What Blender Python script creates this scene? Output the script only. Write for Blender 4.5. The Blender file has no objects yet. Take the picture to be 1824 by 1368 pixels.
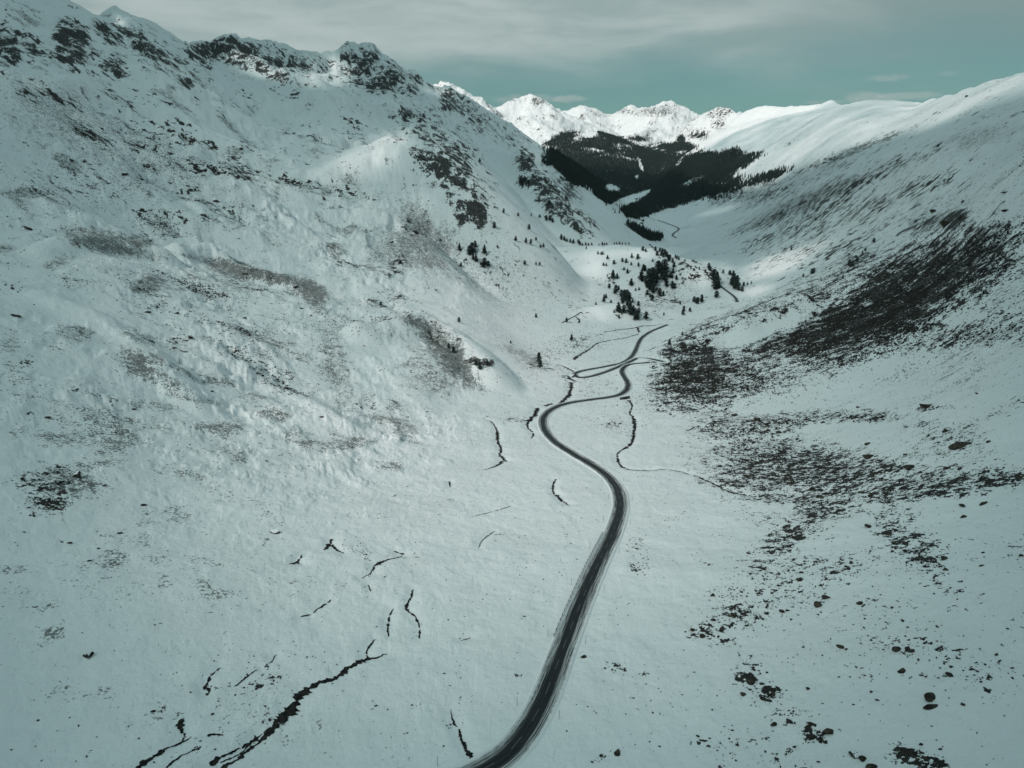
import bpy, math, random
import numpy as np
random.seed(7)
rng = np.random.default_rng(11)
Q = 1.0                      # terrain mesh resolution factor

# ------------------------------------------------------------------ camera
C = bpy.context.scene.collection
SC = bpy.context.scene
W0, H0, LENS = 1824.0, 1368.0, 24.0
F = LENS / 36.0 * W0
CZ = 120.0                   # camera height above the valley bottom below it
PITCH = math.radians(19.2)
cam_d = bpy.data.cameras.new('camera'); cam = bpy.data.objects.new('camera', cam_d); C.objects.link(cam)
cam_d.lens = LENS; cam_d.sensor_width = 36; cam_d.clip_start = 1; cam_d.clip_end = 80000
cam.location = (0, 0, CZ); cam.rotation_euler = (math.radians(90) - PITCH, 0, 0)
SC.camera = cam
SC.view_settings.view_transform = 'Standard'
SC.view_settings.look = 'None'
SC.view_settings.gamma = 1
SC.view_settings.exposure = 0.0

# ------------------------------------------------------------------ sun
SUN_AZ = math.radians(-130)  # where the sun stands, measured from straight ahead, left negative
SUN_EL = math.radians(42)
sdir = np.array([math.sin(SUN_AZ) * math.cos(SUN_EL), math.cos(SUN_AZ) * math.cos(SUN_EL), math.sin(SUN_EL)])
sl = bpy.data.lights.new('sun', 'SUN'); sun = bpy.data.objects.new('sun', sl); C.objects.link(sun)
sl.energy = 3.1; sl.angle = math.radians(0.5); sl.color = (1.0, 0.93, 0.86)
from mathutils import Vector
sun.rotation_euler = Vector(-sdir).to_track_quat('-Z', 'Y').to_euler()
sun.location = (0, 0, 500)

# ------------------------------------------------------------------ node helper
class NT:
    def __init__(s, tree): s.t = tree; s.n = tree.nodes; s.l = tree.links
    def node(s, typ, ins=None, **kw):
        n = s.n.new(typ)
        for k, v in kw.items(): setattr(n, k, v)
        for k, v in (ins or {}).items():
            sock = n.inputs[k]
            if isinstance(v, bpy.types.NodeSocket): s.l.new(v, sock)
            else: sock.default_value = v
        return n
    def math(s, op, a, b=None, clamp=False, c=None):
        n = s.n.new('ShaderNodeMath'); n.operation = op; n.use_clamp = clamp
        for i, v in enumerate((a, b, c)):
            if v is None: continue
            if isinstance(v, bpy.types.NodeSocket): s.l.new(v, n.inputs[i])
            else: n.inputs[i].default_value = v
        return n.outputs[0]
    def ss(s, v, a, b):                                    # smoothstep a..b
        n = s.n.new('ShaderNodeMapRange'); n.interpolation_type = 'SMOOTHSTEP'
        for k, x in (('Value', v), ('From Min', a), ('From Max', b)):
            if isinstance(x, bpy.types.NodeSocket): s.l.new(x, n.inputs[k])
            else: n.inputs[k].default_value = x
        return n.outputs['Result']
    def mixc(s, f, a, b):
        n = s.n.new('ShaderNodeMix'); n.data_type = 'RGBA'
        for k, x in ((0, f), (6, a), (7, b)):
            if isinstance(x, bpy.types.NodeSocket): s.l.new(x, n.inputs[k])
            else: n.inputs[k].default_value = x if k == 0 else (*x, 1)
        return n.outputs[2]
    def noise(s, vec, scale, detail=4, rough=.55, dist=0, dim='3D'):
        n = s.node('ShaderNodeTexNoise', {'Scale': scale, 'Detail': detail, 'Roughness': rough, 'Distortion': dist})
        n.noise_dimensions = dim
        s.l.new(vec, n.inputs['Vector']); return n.outputs['Fac']
    def mapping(s, vec, loc=(0,0,0), rot=(0,0,0), scale=(1,1,1)):
        n = s.node('ShaderNodeMapping', {'Location': loc, 'Rotation': rot, 'Scale': scale})
        s.l.new(vec, n.inputs['Vector']); return n.outputs[0]

# ------------------------------------------------------------------ world: daylight sky under a high cloud veil
wd = bpy.data.worlds.new('World'); SC.world = wd; wd.use_nodes = True
wn = NT(wd.node_tree); wn.n.clear()
sky = wn.node('ShaderNodeTexSky', sky_type='NISHITA')
sky.sun_disc = False; sky.sun_elevation = SUN_EL; sky.sun_rotation = SUN_AZ; sky.altitude = 2200; sky.dust_density = 1.2
tc = wn.node('ShaderNodeTexCoord').outputs['Generated']
sep = wn.node('ShaderNodeSeparateXYZ', {'Vector': tc})
el = sep.outputs['Z']
tint = wn.node('ShaderNodeMix', {0: 1.0, 7: (0.60, 1.18, 0.90, 1)}, data_type='RGBA', blend_type='MULTIPLY'); wn.l.new(sky.outputs[0], tint.inputs[6])
clear = wn.mixc(wn.ss(el, -0.02, 0.09), (.95, 2.5, 2.42), (1.4, 2.5, 2.58))
clear = wn.mixc(0.15, clear, tint.outputs[2])
# cloud veil: thin towards the horizon, closed overhead
cv = wn.mapping(tc, scale=(1.6, 1.6, 9)); nz = wn.noise(cv, 1.3, 7, .52, .3)
cv2 = wn.mapping(tc, loc=(.3, 1.1, 0), scale=(5, 5, 20)); nz2 = wn.noise(cv2, 1.0, 7, .55, .4)
nn = wn.math('ADD', wn.math('MULTIPLY', wn.math('SUBTRACT', nz, .5), .14), wn.math('MULTIPLY', wn.math('SUBTRACT', nz2, .5), .05))
azx = wn.math('MULTIPLY', wn.math('ABSOLUTE', wn.math('SUBTRACT', sep.outputs['X'], .16)), .06)          # veil reaches lower on the left
cover = wn.ss(wn.math('ADD', wn.math('ADD', el, nn), azx), 0.068, 0.17)
ccol = wn.mixc(wn.ss(nz2, .35, .65), (3.4, 4.3, 4.25), (4.9, 5.7, 5.55))
ccol = wn.mixc(wn.ss(sep.outputs['X'], .15, .6), ccol, (2.2, 3.1, 3.1))
ccol = wn.mixc(wn.ss(el, .18, .42), ccol, (3.35, 4.75, 4.95))
skyc = wn.mixc(wn.math('MULTIPLY', cover, .9), clear, ccol)
# small lens clouds close above the far ranges
def dirvec(px, py):
    dx = (px - W0 / 2) / F; dy = (H0 / 2 - py) / F
    v = np.array([dx, math.cos(PITCH) + dy * math.sin(PITCH), -math.sin(PITCH) + dy * math.cos(PITCH)])
    return v / np.linalg.norm(v)
nsm = wn.noise(wn.mapping(tc, scale=(60, 60, 150)), 1.0, 4, .6)
for (px, py, rx, ry, s) in ((1016, 177, 30, 6, .5), (940, 176, 60, 7, .35), (1540, 173, 26, 8, .5), (1610, 171, 42, 6, .45), (1584, 138, 26, 5, .3), (1688, 131, 12, 4, .2), (1470, 182, 30, 4, .3)):
    d = dirvec(px, py)
    ex = wn.math('MULTIPLY', wn.math('SUBTRACT', sep.outputs['X'], float(d[0])), F / rx)
    ez = wn.math('MULTIPLY', wn.math('SUBTRACT', el, float(d[2])), F / ry)
    q = wn.math('ADD', wn.math('MULTIPLY', ex, ex), wn.math('MULTIPLY', ez, ez))
    q = wn.math('ADD', q, wn.math('MULTIPLY', wn.math('SUBTRACT', nsm, .5), 2.6))
    skyc = wn.mixc(wn.math('MULTIPLY', wn.ss(q, 1.3, .1), s), skyc, (4.6, 5.2, 5.0))
bg = wn.node('ShaderNodeBackground', {'Color': skyc, 'Strength': 0.1})
wn.l.new(bg.outputs[0], wn.node('ShaderNodeOutputWorld').inputs[0])

# ------------------------------------------------------------------ numpy helpers
def smooth(a, b, x):
    t = np.clip((x - a) / (b - a), 0, 1); return t * t * (3 - 2 * t)
def _h(ix, iy, seed):
    h = (ix.astype(np.int64) * 374761393 + iy.astype(np.int64) * 668265263 + seed * 974711) & 0xffffffff
    h = ((h ^ (h >> 13)) * 1274126177) & 0xffffffff
    return (h ^ (h >> 16)) & 0xffff
_ang = np.linspace(0, 2 * math.pi, 65536, endpoint=False)
_gc, _gs = np.cos(_ang).astype(np.float32), np.sin(_ang).astype(np.float32)
def perlin(x, y, seed=0):
    ix = np.floor(x); iy = np.floor(y); fx = (x - ix).astype(np.float32); fy = (y - iy).astype(np.float32)
    ix = ix.astype(np.int64); iy = iy.astype(np.int64)
    ux = fx * fx * fx * (fx * (fx * 6 - 15) + 10); uy = fy * fy * fy * (fy * (fy * 6 - 15) + 10)
    def g(a, b):
        k = _h(ix + a, iy + b, seed); return _gc[k] * (fx - a) + _gs[k] * (fy - b)
    n0 = g(0, 0); n1 = g(1, 0); a = n0 + ux * (n1 - n0)
    n0 = g(0, 1); n1 = g(1, 1); b = n0 + ux * (n1 - n0)
    return (a + uy * (b - a)) * 1.5
def fbm(x, y, sc, octv=5, gain=.5, seed=0, ridged=False):
    out = np.zeros(np.shape(x), np.float32); a = 1.0; f = 1.0 / sc; c, s = math.cos(.6), math.sin(.6); tot = 0
    for o in range(octv):
        n = perlin(x * f, y * f, seed + o * 17)
        if ridged: n = 1 - 2 * np.abs(n)
        out += a * n; tot += a; a *= gain; f *= 2.03
        x, y = x * c - y * s, x * s + y * c
    return out / tot

def ray(px, py):
    dx = (np.asarray(px, float) - W0 / 2) / F; dy = (H0 / 2 - np.asarray(py, float)) / F
    X = dx; Y = math.cos(PITCH) + dy * math.sin(PITCH); Z = -math.sin(PITCH) + dy * math.cos(PITCH)
    return np.arctan2(X, Y), Z / np.hypot(X, Y)            # azimuth, tan(elevation)
def project(x, y, z):
    zz = z - CZ
    d = y * math.cos(PITCH) - zz * math.sin(PITCH)
    u = y * math.sin(PITCH) + zz * math.cos(PITCH)
    ok = d > 1
    d = np.where(ok, d, 1)
    return np.where(ok, W0 / 2 + F * x / d, -9999), np.where(ok, H0 / 2 - F * u / d, -9999)

# ------------------------------------------------------------------ terrain: control heights of the valley
FR = np.log(np.array([10, 60, 105, 133, 190, 246, 335, 406, 505, 638, 830, 995, 1220, 1815, 2590, 3700, 5500, 9000, 14000, 25000]))
FZ = np.array([-117, -117, -118, -120, -127, -138, -155, -168, -185, -205, -230, -250, -275, -320, -350, -375, -390, -420, -450, -450.])
def floorz(lr): return np.interp(lr, FR, FZ)
Zpts = [  # px, py, height relative to the camera
 (912,1368,-118),(1400,1368,-113),(1824,1368,-101),(400,1368,-117),(0,1368,-112),
 (912,1150,-121),(1824,1150,-99),(1400,1150,-116),(400,1150,-118),(0,1150,-110),
 (600,1000,-124),(1000,1000,-127),(1400,1000,-121),(1824,1000,-99),(0,1000,-108),(300,1000,-117),
 (1110,900,-138),(800,900,-137),(600,900,-133),(300,900,-120),(0,880,-105),(1400,900,-132),(1824,880,-100),
 (1000,800,-156),(1200,800,-158),(1500,800,-142),(1824,800,-99),(800,800,-152),(600,800,-141),(300,800,-120),(0,800,-102),
 (970,730,-172),(1200,720,-178),(1500,700,-152),(1824,700,-96),(800,720,-163),(600,700,-144),(300,700,-117),(0,700,-96),
 (1060,670,-200),(1250,650,-190),(1500,620,-152),(1824,600,-90),(900,680,-172),(780,660,-155),(1650,650,-128),
 (0,600,-88),(300,600,-111),(600,600,-142),(0,500,-77),(300,500,-102),(600,520,-135),(800,560,-160),(950,620,-205),
 (1824,500,-80),(1650,500,-115),(1500,500,-150),(1650,400,-92),(1824,400,-55),(1500,400,-135),
 (0,430,-65),(300,430,-88),(600,430,-115),(780,450,-132),(1350,600,-188),(1350,550,-200),(1200,600,-222),(1140,600,-230)]
Rpts = [  # px, py, distance
 (880,520,1000),(900,430,1250),(1000,500,1120),(1000,540,960),(1000,430,1600),(1100,425,2300),(1060,400,2600),
 (1350,500,1250),(1350,440,1800),(1350,380,2400),(1350,320,3200),(1350,270,4200),(1500,300,1900),(1500,240,2700),(1500,195,3600),
 (1650,300,1300),(1650,215,2300),(1824,300,800),(1824,215,1200),(1824,145,1750),(1700,180,2300),(1600,200,3000),
 (1240,480,1800),(1200,430,2500),(1200,388,3500),(1260,400,3000),(1130,352,5200),(1170,400,3100),
 (0,300,760),(300,300,980),(600,330,1120),(0,160,1000),(200,175,1230),(300,200,1420),(400,200,1580),(500,180,1750),
 (150,300,870),(450,320,1040),(450,380,930),(600,200,1750),(700,190,1900),(800,270,1900),(900,335,1900),(1000,388,2300),
 (0,60,1330),(200,90,1620),(400,130,1900),
 (1000,310,5000),(1080,300,6000),(1200,310,4800),(1260,310,4300),(1300,290,4400),(1150,258,7000),(1260,235,6200),(1340,225,5400),
 (1420,215,4600)]
RZ = [(px, r, z) for px in (-300, 0, 300, 600, 900, 1200, 1500, 1824, 2100) for r, z in ((9000, -150), (16000, -300))] + \
     [(px, 5000, -50) for px in (-300, 0, 300, 600, 850)] + [(-500, 300, -92), (-500, 700, -62), (-500, 1500, 60), (2300, 300, -85), (2300, 700, -40), (2300, 1500, 80), (1824, 3500, 60), (2300, 4000, 60),
     (0, 30, -110), (912, 30, -117), (1824, 30, -110)]
P = []
for px, py, z in Zpts:
    a, t = ray(px, py); r = z / t; P.append((a, math.log(r), t))
for px, py, r in Rpts:
    a, t = ray(px, py); P.append((a, math.log(r), t))
for px, r, z in RZ:
    a, _ = ray(px, 250); P.append((a, math.log(r), z / r))
P = np.array(P, float)
KA = 1.9
def tps_fit(P, lam=2e-4):
    X = np.c_[P[:, 0] * KA, P[:, 1]]; y = P[:, 2] - floorz(P[:, 1]) / np.exp(P[:, 1])
    d = np.linalg.norm(X[:, None] - X[None], axis=2); K = np.where(d > 0, d * d * np.log(d + 1e-12), 0) + lam * np.eye(len(X))
    A = np.c_[np.ones(len(X)), X]; M = np.block([[K, A], [A.T, np.zeros((3, 3))]])
    w = np.linalg.solve(M, np.r_[y, 0, 0, 0]); return X, w
TX, TW = tps_fit(P)
def tps_eval(az, lr):
    out = TW[-3] + TW[-2] * az * KA + TW[-1] * lr
    for (a, b), w in zip(TX, TW[:-3]):
        d2 = (az * KA - a) ** 2 + (lr - b) ** 2
        out = out + w * .5 * d2 * np.log(d2 + 1e-12)
    return out

# polar grid: fine where the valley is looked into, coarse behind
NA = int(1600 * Q); NR = int(1560 * Q)
A_IN = math.radians(48)
az_in = np.linspace(-A_IN, A_IN, NA)
tail = A_IN + (math.pi - A_IN) * (np.linspace(0, 1, 80)[1:]) ** 1.6
AZ = np.concatenate([-tail[::-1], az_in, tail]); RMIN, RMAX = 12.0, 22000.0
LR = np.linspace(math.log(RMIN), math.log(RMAX), NR); RR = np.exp(LR)
# coarse control surface
ca = np.linspace(-math.radians(56), math.radians(56), 220); cr = np.linspace(LR[0], LR[-1], 260)
CA, CR = np.meshgrid(ca, cr, indexing='ij')
CV = tps_eval(CA, CR) + floorz(CR) / np.exp(CR)
def bil(G, ga, gr, a, r):
    ia = np.clip((a - ga[0]) / (ga[1] - ga[0]), 0, len(ga) - 1.001); ir = np.clip((r - gr[0]) / (gr[1] - gr[0]), 0, len(gr) - 1.001)
    i = ia.astype(int); j = ir.astype(int); fa = ia - i; fr = ir - j
    return (G[i, j] * (1 - fa) + G[i + 1, j] * fa) * (1 - fr) + (G[i, j + 1] * (1 - fa) + G[i + 1, j + 1] * fa) * fr
GA, GL = np.meshgrid(AZ, LR, indexing='ij'); GR = np.exp(GL)
GX = GR * np.sin(GA); GY = GR * np.cos(GA)
lim = ca[-1] - 1e-6
vin = bil(CV, ca, cr, np.clip(GA, -lim, lim), GL)
vl = bil(CV, ca, cr, np.full_like(GA, -lim), GL); vr = bil(CV, ca, cr, np.full_like(GA, lim), GL)
wrap = (np.abs(GA) - lim) / (math.pi - lim)
vback = .5 * (vl + vr)
GZ = np.where(wrap > 0, vin + (vback - vin) * smooth(0, 1, np.clip(wrap, 0, 1)), vin) * GR + CZ
del vin, vl, vr, vback, wrap

def crest_pts(pts):
    out = []
    for px, py, r in pts:
        a, t = ray(px, py); out.append((r * math.sin(a), r * math.cos(a), r * t + CZ))
    return np.array(out)
def densify(p, step):
    out = []
    for a, b in zip(p[:-1], p[1:]):
        n = max(1, int(np.linalg.norm(b[:2] - a[:2]) / step))
        for i in range(n): out.append(a + (b - a) * i / n)
    out.append(p[-1]); return np.array(out)
def ridge(pts, slope, w, k, cur=0.0, world=False):
    """raise a ridge whose crest runs along pts; slope = fall per metre, w = rounding, k = blending radius"""
    global GZ
    p = pts if world else crest_pts(pts)
    best = np.full(GZ.shape, -1e9)
    for a, b in zip(p[:-1], p[1:]):
        ab = b[:2] - a[:2]; L2 = ab @ ab
        if L2 < 1e-6: continue
        t = np.clip(((GX - a[0]) * ab[0] + (GY - a[1]) * ab[1]) / L2, 0, 1)
        d = np.hypot(GX - (a[0] + t * ab[0]), GY - (a[1] + t * ab[1]))
        zc = a[2] + t * (b[2] - a[2])
        z = zc - slope * (np.sqrt(d * d + w * w) - w) - cur * d * d
        best = np.maximum(best, z)
    h = np.clip(.5 + .5 * (best - GZ) / k, 0, 1)
    GZ = GZ + (best - GZ) * h + k * h * (1 - h)
def settle(pts, lift=10):
    """crest distances taken from the ground already there, so the crest stands only a little proud of it"""
    out = []
    for px, py in pts:
        a, t = ray(px, py + lift)
        i = int(np.clip(np.searchsorted(AZ, a), 0, len(AZ) - 1)); T = (GZ[i] - CZ) / RR
        j = int(np.searchsorted(RR, 80)); k = np.nonzero(T[j:] >= t)[0]
        out.append((px, py, RR[j + int(k[0])] if len(k) else 900))
    return out
# left main ridge with its peaks, falling to the valley on the right
MAIN = [(-600,-130,1900),(-400,-120,1700),(-250,-110,1600),(-100,-90,1550),(0,-55,1560),(60,-32,1600),(115,1,1700),(150,28,1760),(175,31,1780),(205,28,1820),(250,43,1880),(300,70,1950),(330,82,2000),
  (355,80,2030),(378,88,2050),(400,74,2080),(430,85,2100),(445,83,2120),(470,81,2150),(500,91,2180),(540,100,2220),(575,113,2250),(600,103,2280),(622,94,2300),(638,104,2300),(658,92,2320),
  (680,108,2350),(700,122,2380),(722,139,2400),(735,135,2420),(760,150,2450),(785,162,2500),(800,157,2520),(820,174,2540),(841,188,2560),(870,206,2600),(910,232,2650),(941,252,2700),
  (971,263,2750),(1001,287,2800),(1030,311,2850),(1053,342,2880),(1087,366,2900),(1120,390,2900),(1150,412,2850)]
def jag(x, y, amp, sc, seed): return amp * fbm(x, y, sc, 4, .55, seed)
# far ranges
FAR1 = [(700,190,8200),(760,165,8000),(800,154,7800),(830,159,7700),(850,169,7600),(880,182,7600),(905,179,7700),(930,181,7800),(945,174,7900),(951,171,7900),(962,181,7900),(985,190,8000),(1010,200,8200),(1040,222,8200),(1080,235,8200)]
FAR2 = [(1000,202,9800),(1025,192,9500),(1037,189,9500),(1055,197,9400),(1080,200,9300),(1110,197,9300),(1140,193,9200),(1165,191,9100),(1182,186,9000),(1195,187,9000),(1205,197,9100),(1216,208,9300),(1240,222,9500)]
FAR3 = [(1215,210,14000),(1235,203,13500),(1248,204,13500),(1262,203,13500),(1300,205,13500),(1400,200,13500)]
FAR4 = [(1240,216,6600),(1262,203,6500),(1280,194,6400),(1294,195,6300),(1318,205,6200),(1340,196,6100),(1365,189,6000),(1400,192,5900),(1430,189,5700),(1465,186,5600),(1480,181,5500),(1500,189,5300),(1530,190,5000),(1570,186,4600),(1600,188,4200),(1650,185,3600),(1675,178,3100),(1700,171,2800),(1750,160,2300),(1780,149,2100),(1824,133,1950),(1900,108,2000),(2050,70,2200),(2300,40,2600)]
SPUR_F1 = [(951,172,7900),(935,200,7300),(965,225,6900),(990,262,6500)]
SPUR_F2 = [(1182,187,9000),(1160,215,8200),(1130,240,7600)]
SPUR_F3 = [(1037,190,9500),(1050,215,8700),(1075,240,8000)]
BROWN = [(960,275,6000),(985,262,6000),(1010,247,6000),(1035,237,6000),(1060,235,6050),(1090,246,6200),(1120,262,6300)]
ridge(FAR3, .55, 30, 120)
ridge(FAR2, .55, 25, 90); ridge(FAR1, .55, 25, 90)
ridge(SPUR_F1, .5, 20, 80); ridge(SPUR_F2, .5, 20, 60); ridge(SPUR_F3, .5, 20, 60)
ridge(FAR4, .62, 30, 14, 1/1500)
ridge(BROWN, .42, 60, 40)
ridge(MAIN, .66, 6, 16)
ridge([(560,118,2240),(596,104,2290),(622,93,2300),(640,105,2300),(658,90,2320),(682,110,2350),(704,126,2380)], 1.1, 2, 4)
# ribs coming down from the main ridge
for rib in ([(400,74,2080),(430,110,1950),(500,135,1850),(560,140,1800)], [(622,94,2300),(600,125,2180),(640,150,2100),(690,165,2050)], [(658,92,2320),(690,130,2200),(712,150,2150),(760,190,2050)],
            [(205,28,1820),(240,75,1700),(280,110,1600)], [(60,-32,1600),(110,60,1480),(150,110,1380)]):
    ridge(rib, .62, 8, 16)
# spur in the middle, dropping in crags to the valley
ridge([(480,345,1050),(560,312,1120),(640,270,1180),(700,246,1210),(730,241,1220),(762,262,1200),(800,302,1150),(824,345,1110),(850,392,1060)], .42, 22, 14, 1/500)
ridge([(560,190,1900),(640,180,1850),(700,195,1800),(750,210,1720),(790,260,1600),(815,300,1500),(840,340,1400)], .5, 16, 22, 1/700)
ridge([(880,262,2000),(925,283,1900),(960,320,1800),(985,352,1720),(1020,392,1650),(1075,420,1750)], .5, 10, 14, 1/700)
# bench edges on the left slope
ridge(settle([(-120,140),(0,146),(100,146),(190,158),(250,185),(330,225),(420,262),(520,300)], 12), .34, 16, 5, 1/60)
ridge(settle([(60,440),(100,425),(150,414),(240,430),(270,440)], 16), .34, 8, 3, 1/40)
ridge(settle([(310,432),(370,440),(430,468),(500,490),(575,515)], 16), .36, 7, 3, 1/40)
ridge(settle([(-40,500),(60,520),(200,585),(260,640),(330,700)], 12), .34, 12, 4, 1/50)
ridge(settle([(330,600),(420,640),(520,690),(600,750)], 8), .3, 10, 3, 1/50)
# knoll left of the hairpin
ridge(settle([(640,582),(700,574),(745,563),(790,584),(825,606),(850,632),(862,652)], 24), .42, 7, 3, 1/110)
# wooded hill and the hillock before it
ridge([(985,442,1330),(1040,440,1330),(1100,437,1330),(1160,443,1310),(1215,460,1290),(1255,480,1270),(1285,502,1240),(1300,525,1180)], .33, 26, 12, 1/700)
ridge([(1000,575,900),(1040,556,930),(1070,544,950),(1110,542,960),(1150,562,950),(1175,580,930)], .36, 14, 7, 1/700)
# right-hand slope foot and its rock shoulder
ridge([(1172,640,655),(1200,618,700),(1260,590,730),(1330,560,760),(1420,525,800)], .42, 12, 8, 1/700)
ridge([(1190,582,900),(1240,560,1000),(1300,541,1100),(1380,520,1200)], .35, 12, 6, 1/700)

# ------------------------------------------------------------------ fractal relief
PX, PY = project(GX, GY, GZ)
def ell(px, py, rx, ry, ang=0, soft=.45):
    """weight of an outlined patch of ground"""
    c, s = math.cos(math.radians(ang)), math.sin(math.radians(ang))
    u = ((PX - px) * c + (PY - py) * s) / rx; v = (-(PX - px) * s + (PY - py) * c) / ry
    return 1 - smooth(1 - soft, 1 + soft, np.hypot(u, v) + WARP)
w1 = fbm(GL * 9, GA * 9 * KA, .55, 4, .55, 91)
WARP = .38 * w1
far = smooth(1200, 2600, GR); mid = smooth(150, 500, GR)
rough = np.zeros_like(GZ)                       # craggy relief weight
def add(w, arr): return np.maximum(arr, w)
CRAG = [ # px,py,rx,ry,angle,weight : rock outcrops
 (12,82,22,24,20,.9),(45,78,22,10,30,.8),(80,100,16,8,25,.6),(127,68,26,20,40,1),(125,92,22,20,0,1),(160,92,18,9,20,.6),(200,118,20,14,20,.75),(255,82,46,13,38,.85),(195,62,30,12,25,.7),(228,58,30,7,18,.9),(290,105,20,8,25,.5),
 (330,145,14,8,25,.7),(350,100,26,11,30,.7),(310,118,14,8,40,.5),(405,86,36,13,5,1),(365,88,14,10,0,.9),(470,108,30,12,10,.75),(480,130,34,8,20,.8),(430,120,22,5,15,.5),(520,112,30,10,12,.8),
 (622,98,12,6,0,.8),(660,102,14,9,10,.85),(675,150,18,14,20,1),(640,125,16,22,15,.75),(700,135,24,14,40,.8),(720,155,22,9,30,.7),(600,130,12,12,0,.4),(740,140,12,6,20,.7),
 (800,178,16,14,30,.85),(835,195,24,10,30,.6),(845,220,16,9,40,.6),(790,165,10,8,0,.6),(740,172,20,7,25,.4),
 (722,205,12,9,-20,.9),(745,208,14,9,20,.7),(780,240,32,16,50,.55),(812,270,18,14,60,.8),(770,290,26,12,40,.5),(795,298,20,14,50,.9),(818,318,12,18,0,1),(775,262,18,9,30,.5),(770,235,24,12,35,.6),(800,285,16,10,30,.7),
 (848,378,11,18,-5,1),(835,390,18,9,0,.8),(808,355,12,8,40,.7),(835,355,22,26,50,.35),(855,360,6,10,0,.4),
 (935,290,12,17,-25,1),(955,318,14,8,50,.9),(935,325,13,8,20,.9),(972,335,14,9,45,.9),(988,365,14,18,-15,1),(1002,375,16,9,50,.8),(1020,398,26,6,38,.9),(1010,330,26,8,48,.75),(1005,345,10,12,0,.7),(1040,385,20,5,38,.7),(920,245,16,5,40,.4),(845,290,5,8,0,.4),
 (700,478,14,9,-20,.8),(712,466,8,8,0,.9),(1080,345,22,8,40,.5),(1045,300,28,16,45,.45),
 (780,605,20,6,40,.45),(805,640,14,7,30,.6),(845,645,11,8,0,1),(865,648,10,7,0,1),(815,600,18,5,30,.45),
 (1305,302,60,10,-28,.0),(1230,655,40,24,-35,.5),(1188,632,14,12,0,.9),(1600,528,95,24,-24,.6),(1500,585,70,14,-14,.7),(1690,500,50,18,-20,.5),(1700,390,22,10,-20,.95),(1640,400,30,10,-20,.6),(1525,460,22,14,-50,.55),(1540,450,12,6,-40,.6),
 (830,330,30,50,-20,.55),(790,280,46,30,50,.75),(850,372,16,26,-10,1),(815,300,22,30,20,.85),(770,255,40,18,40,.75),(725,215,26,12,20,.6),(640,118,26,30,10,.45),(674,140,34,24,30,.6),(860,215,40,14,38,.5),(900,245,40,10,38,.4),(820,185,30,14,35,.6),(960,320,30,14,48,.8),(985,350,26,16,48,.9),(1010,385,40,10,42,.7),(90,90,60,12,30,.5),(300,110,60,20,30,.45),(420,95,60,16,4,.8),(500,110,60,16,14,.6),
(80,862,46,16,-6,.42),
 (1290,195,26,9,-20,.7),(1282,222,10,10,-40,.6),(1245,240,16,7,0,.6),(960,180,10,5,0,.8),(1170,197,36,6,0,.7),(1120,200,30,4,5,.6),(1190,190,14,5,0,.6),(1070,203,20,4,10,.6),(1210,215,30,14,50,.3)]
rock = np.zeros_like(GZ)
for px, py, rx, ry, an, wt in CRAG: rock = np.maximum(rock, wt * ell(px, py, rx * 1.3, ry * 1.35, an, .6))
# big relief
hum = fbm(GX, GY, 60, 3, .42, 3); hum2 = fbm(GX, GY, 190, 3, .4, 5)
leftw = smooth(0, 1, np.clip((-GX / np.maximum(GR, 1) + .05) / .35, 0, 1)) * (GY > 0)
rgt = smooth(0, 1, np.clip((GX / np.maximum(GR, 1) - .12) / .3, 0, 1))
slopew = np.clip(.25 + .9 * leftw + .45 * rgt, 0, 1.2)
GZ += hum * (.8 + .8 * slopew) * smooth(90, 300, GR) * 1.0
GZ += hum2 * 8.0 * slopew * smooth(180, 600, GR) * (1 - .5 * far)
GZ += (fbm(GX + 50 * w1, GY, 190, 4, .36, 18, ridged=True) - .3) * 20 * smooth(450, 1000, GR) * (1 - smooth(2200, 3000, GR)) * np.clip(leftw * 1.3, 0, 1)
GZ += (fbm(GX + 30 * w1, GY, 85, 3, .42, 19) ) * 9 * smooth(180, 400, GR) * leftw
GZ += fbm(GX, GY, 16, 4, .5, 8) * (.5 + .15 * smooth(350, 700, GR) * leftw)
GZ += fbm(GX + 6 * w1, GY * .6, 7, 3, .5, 9) * .34 * (1 - smooth(350, 700, GR))
GZ += (fbm(GX + 15 * w1, GY, 34, 3, .38, 14, ridged=True) - .3) * .9 * slopew * smooth(120, 300, GR)
mount = smooth(1300, 2000, GR) * (1 - .75 * smooth(.28, .5, GX / GR)) * (1 - .6 * smooth(3000, 5200, GR) * (GX / GR > .12))
up = smooth(-180, 60, GZ - CZ)
rdg = fbm(GX + 40 * w1, GY, 420, 6, .52, 21, ridged=True)
GZ += (rdg - .32) * 36 * mount * (.35 + .65 * up)
fm = smooth(6200, 7500, GR); GZ += (fbm(GX, GY, 1000, 8, .60, 33, ridged=True) - .46) * 130 * fm * smooth(-300, -50, GZ - CZ)
crag = fbm(GX, GY, 26, 5, .6, 41, ridged=True); crag2 = fbm(GX, GY, 70, 5, .6, 47, ridged=True)
sc = np.clip(GR / 1000, .25, 3)
GZ += rock * (crag * 2.6 + crag2 * 6.5 * smooth(600, 1400, GR)) * sc
rs_ = smooth(1300, 2400, GR) * smooth(.10, .25, GX / GR)
GZ += (fbm(GX + 60 * w1, GY, 260, 6, .55, 63, ridged=True) - .3) * 13 * rs_ * smooth(-200, -60, GZ - CZ)
# little wind-cut jags on the skyline
GZ += fbm(GX, GY, 60, 4, .6, 61) * 7 * smooth(.1, .8, up) * mount
GZ = GZ.astype(np.float64)

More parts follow.
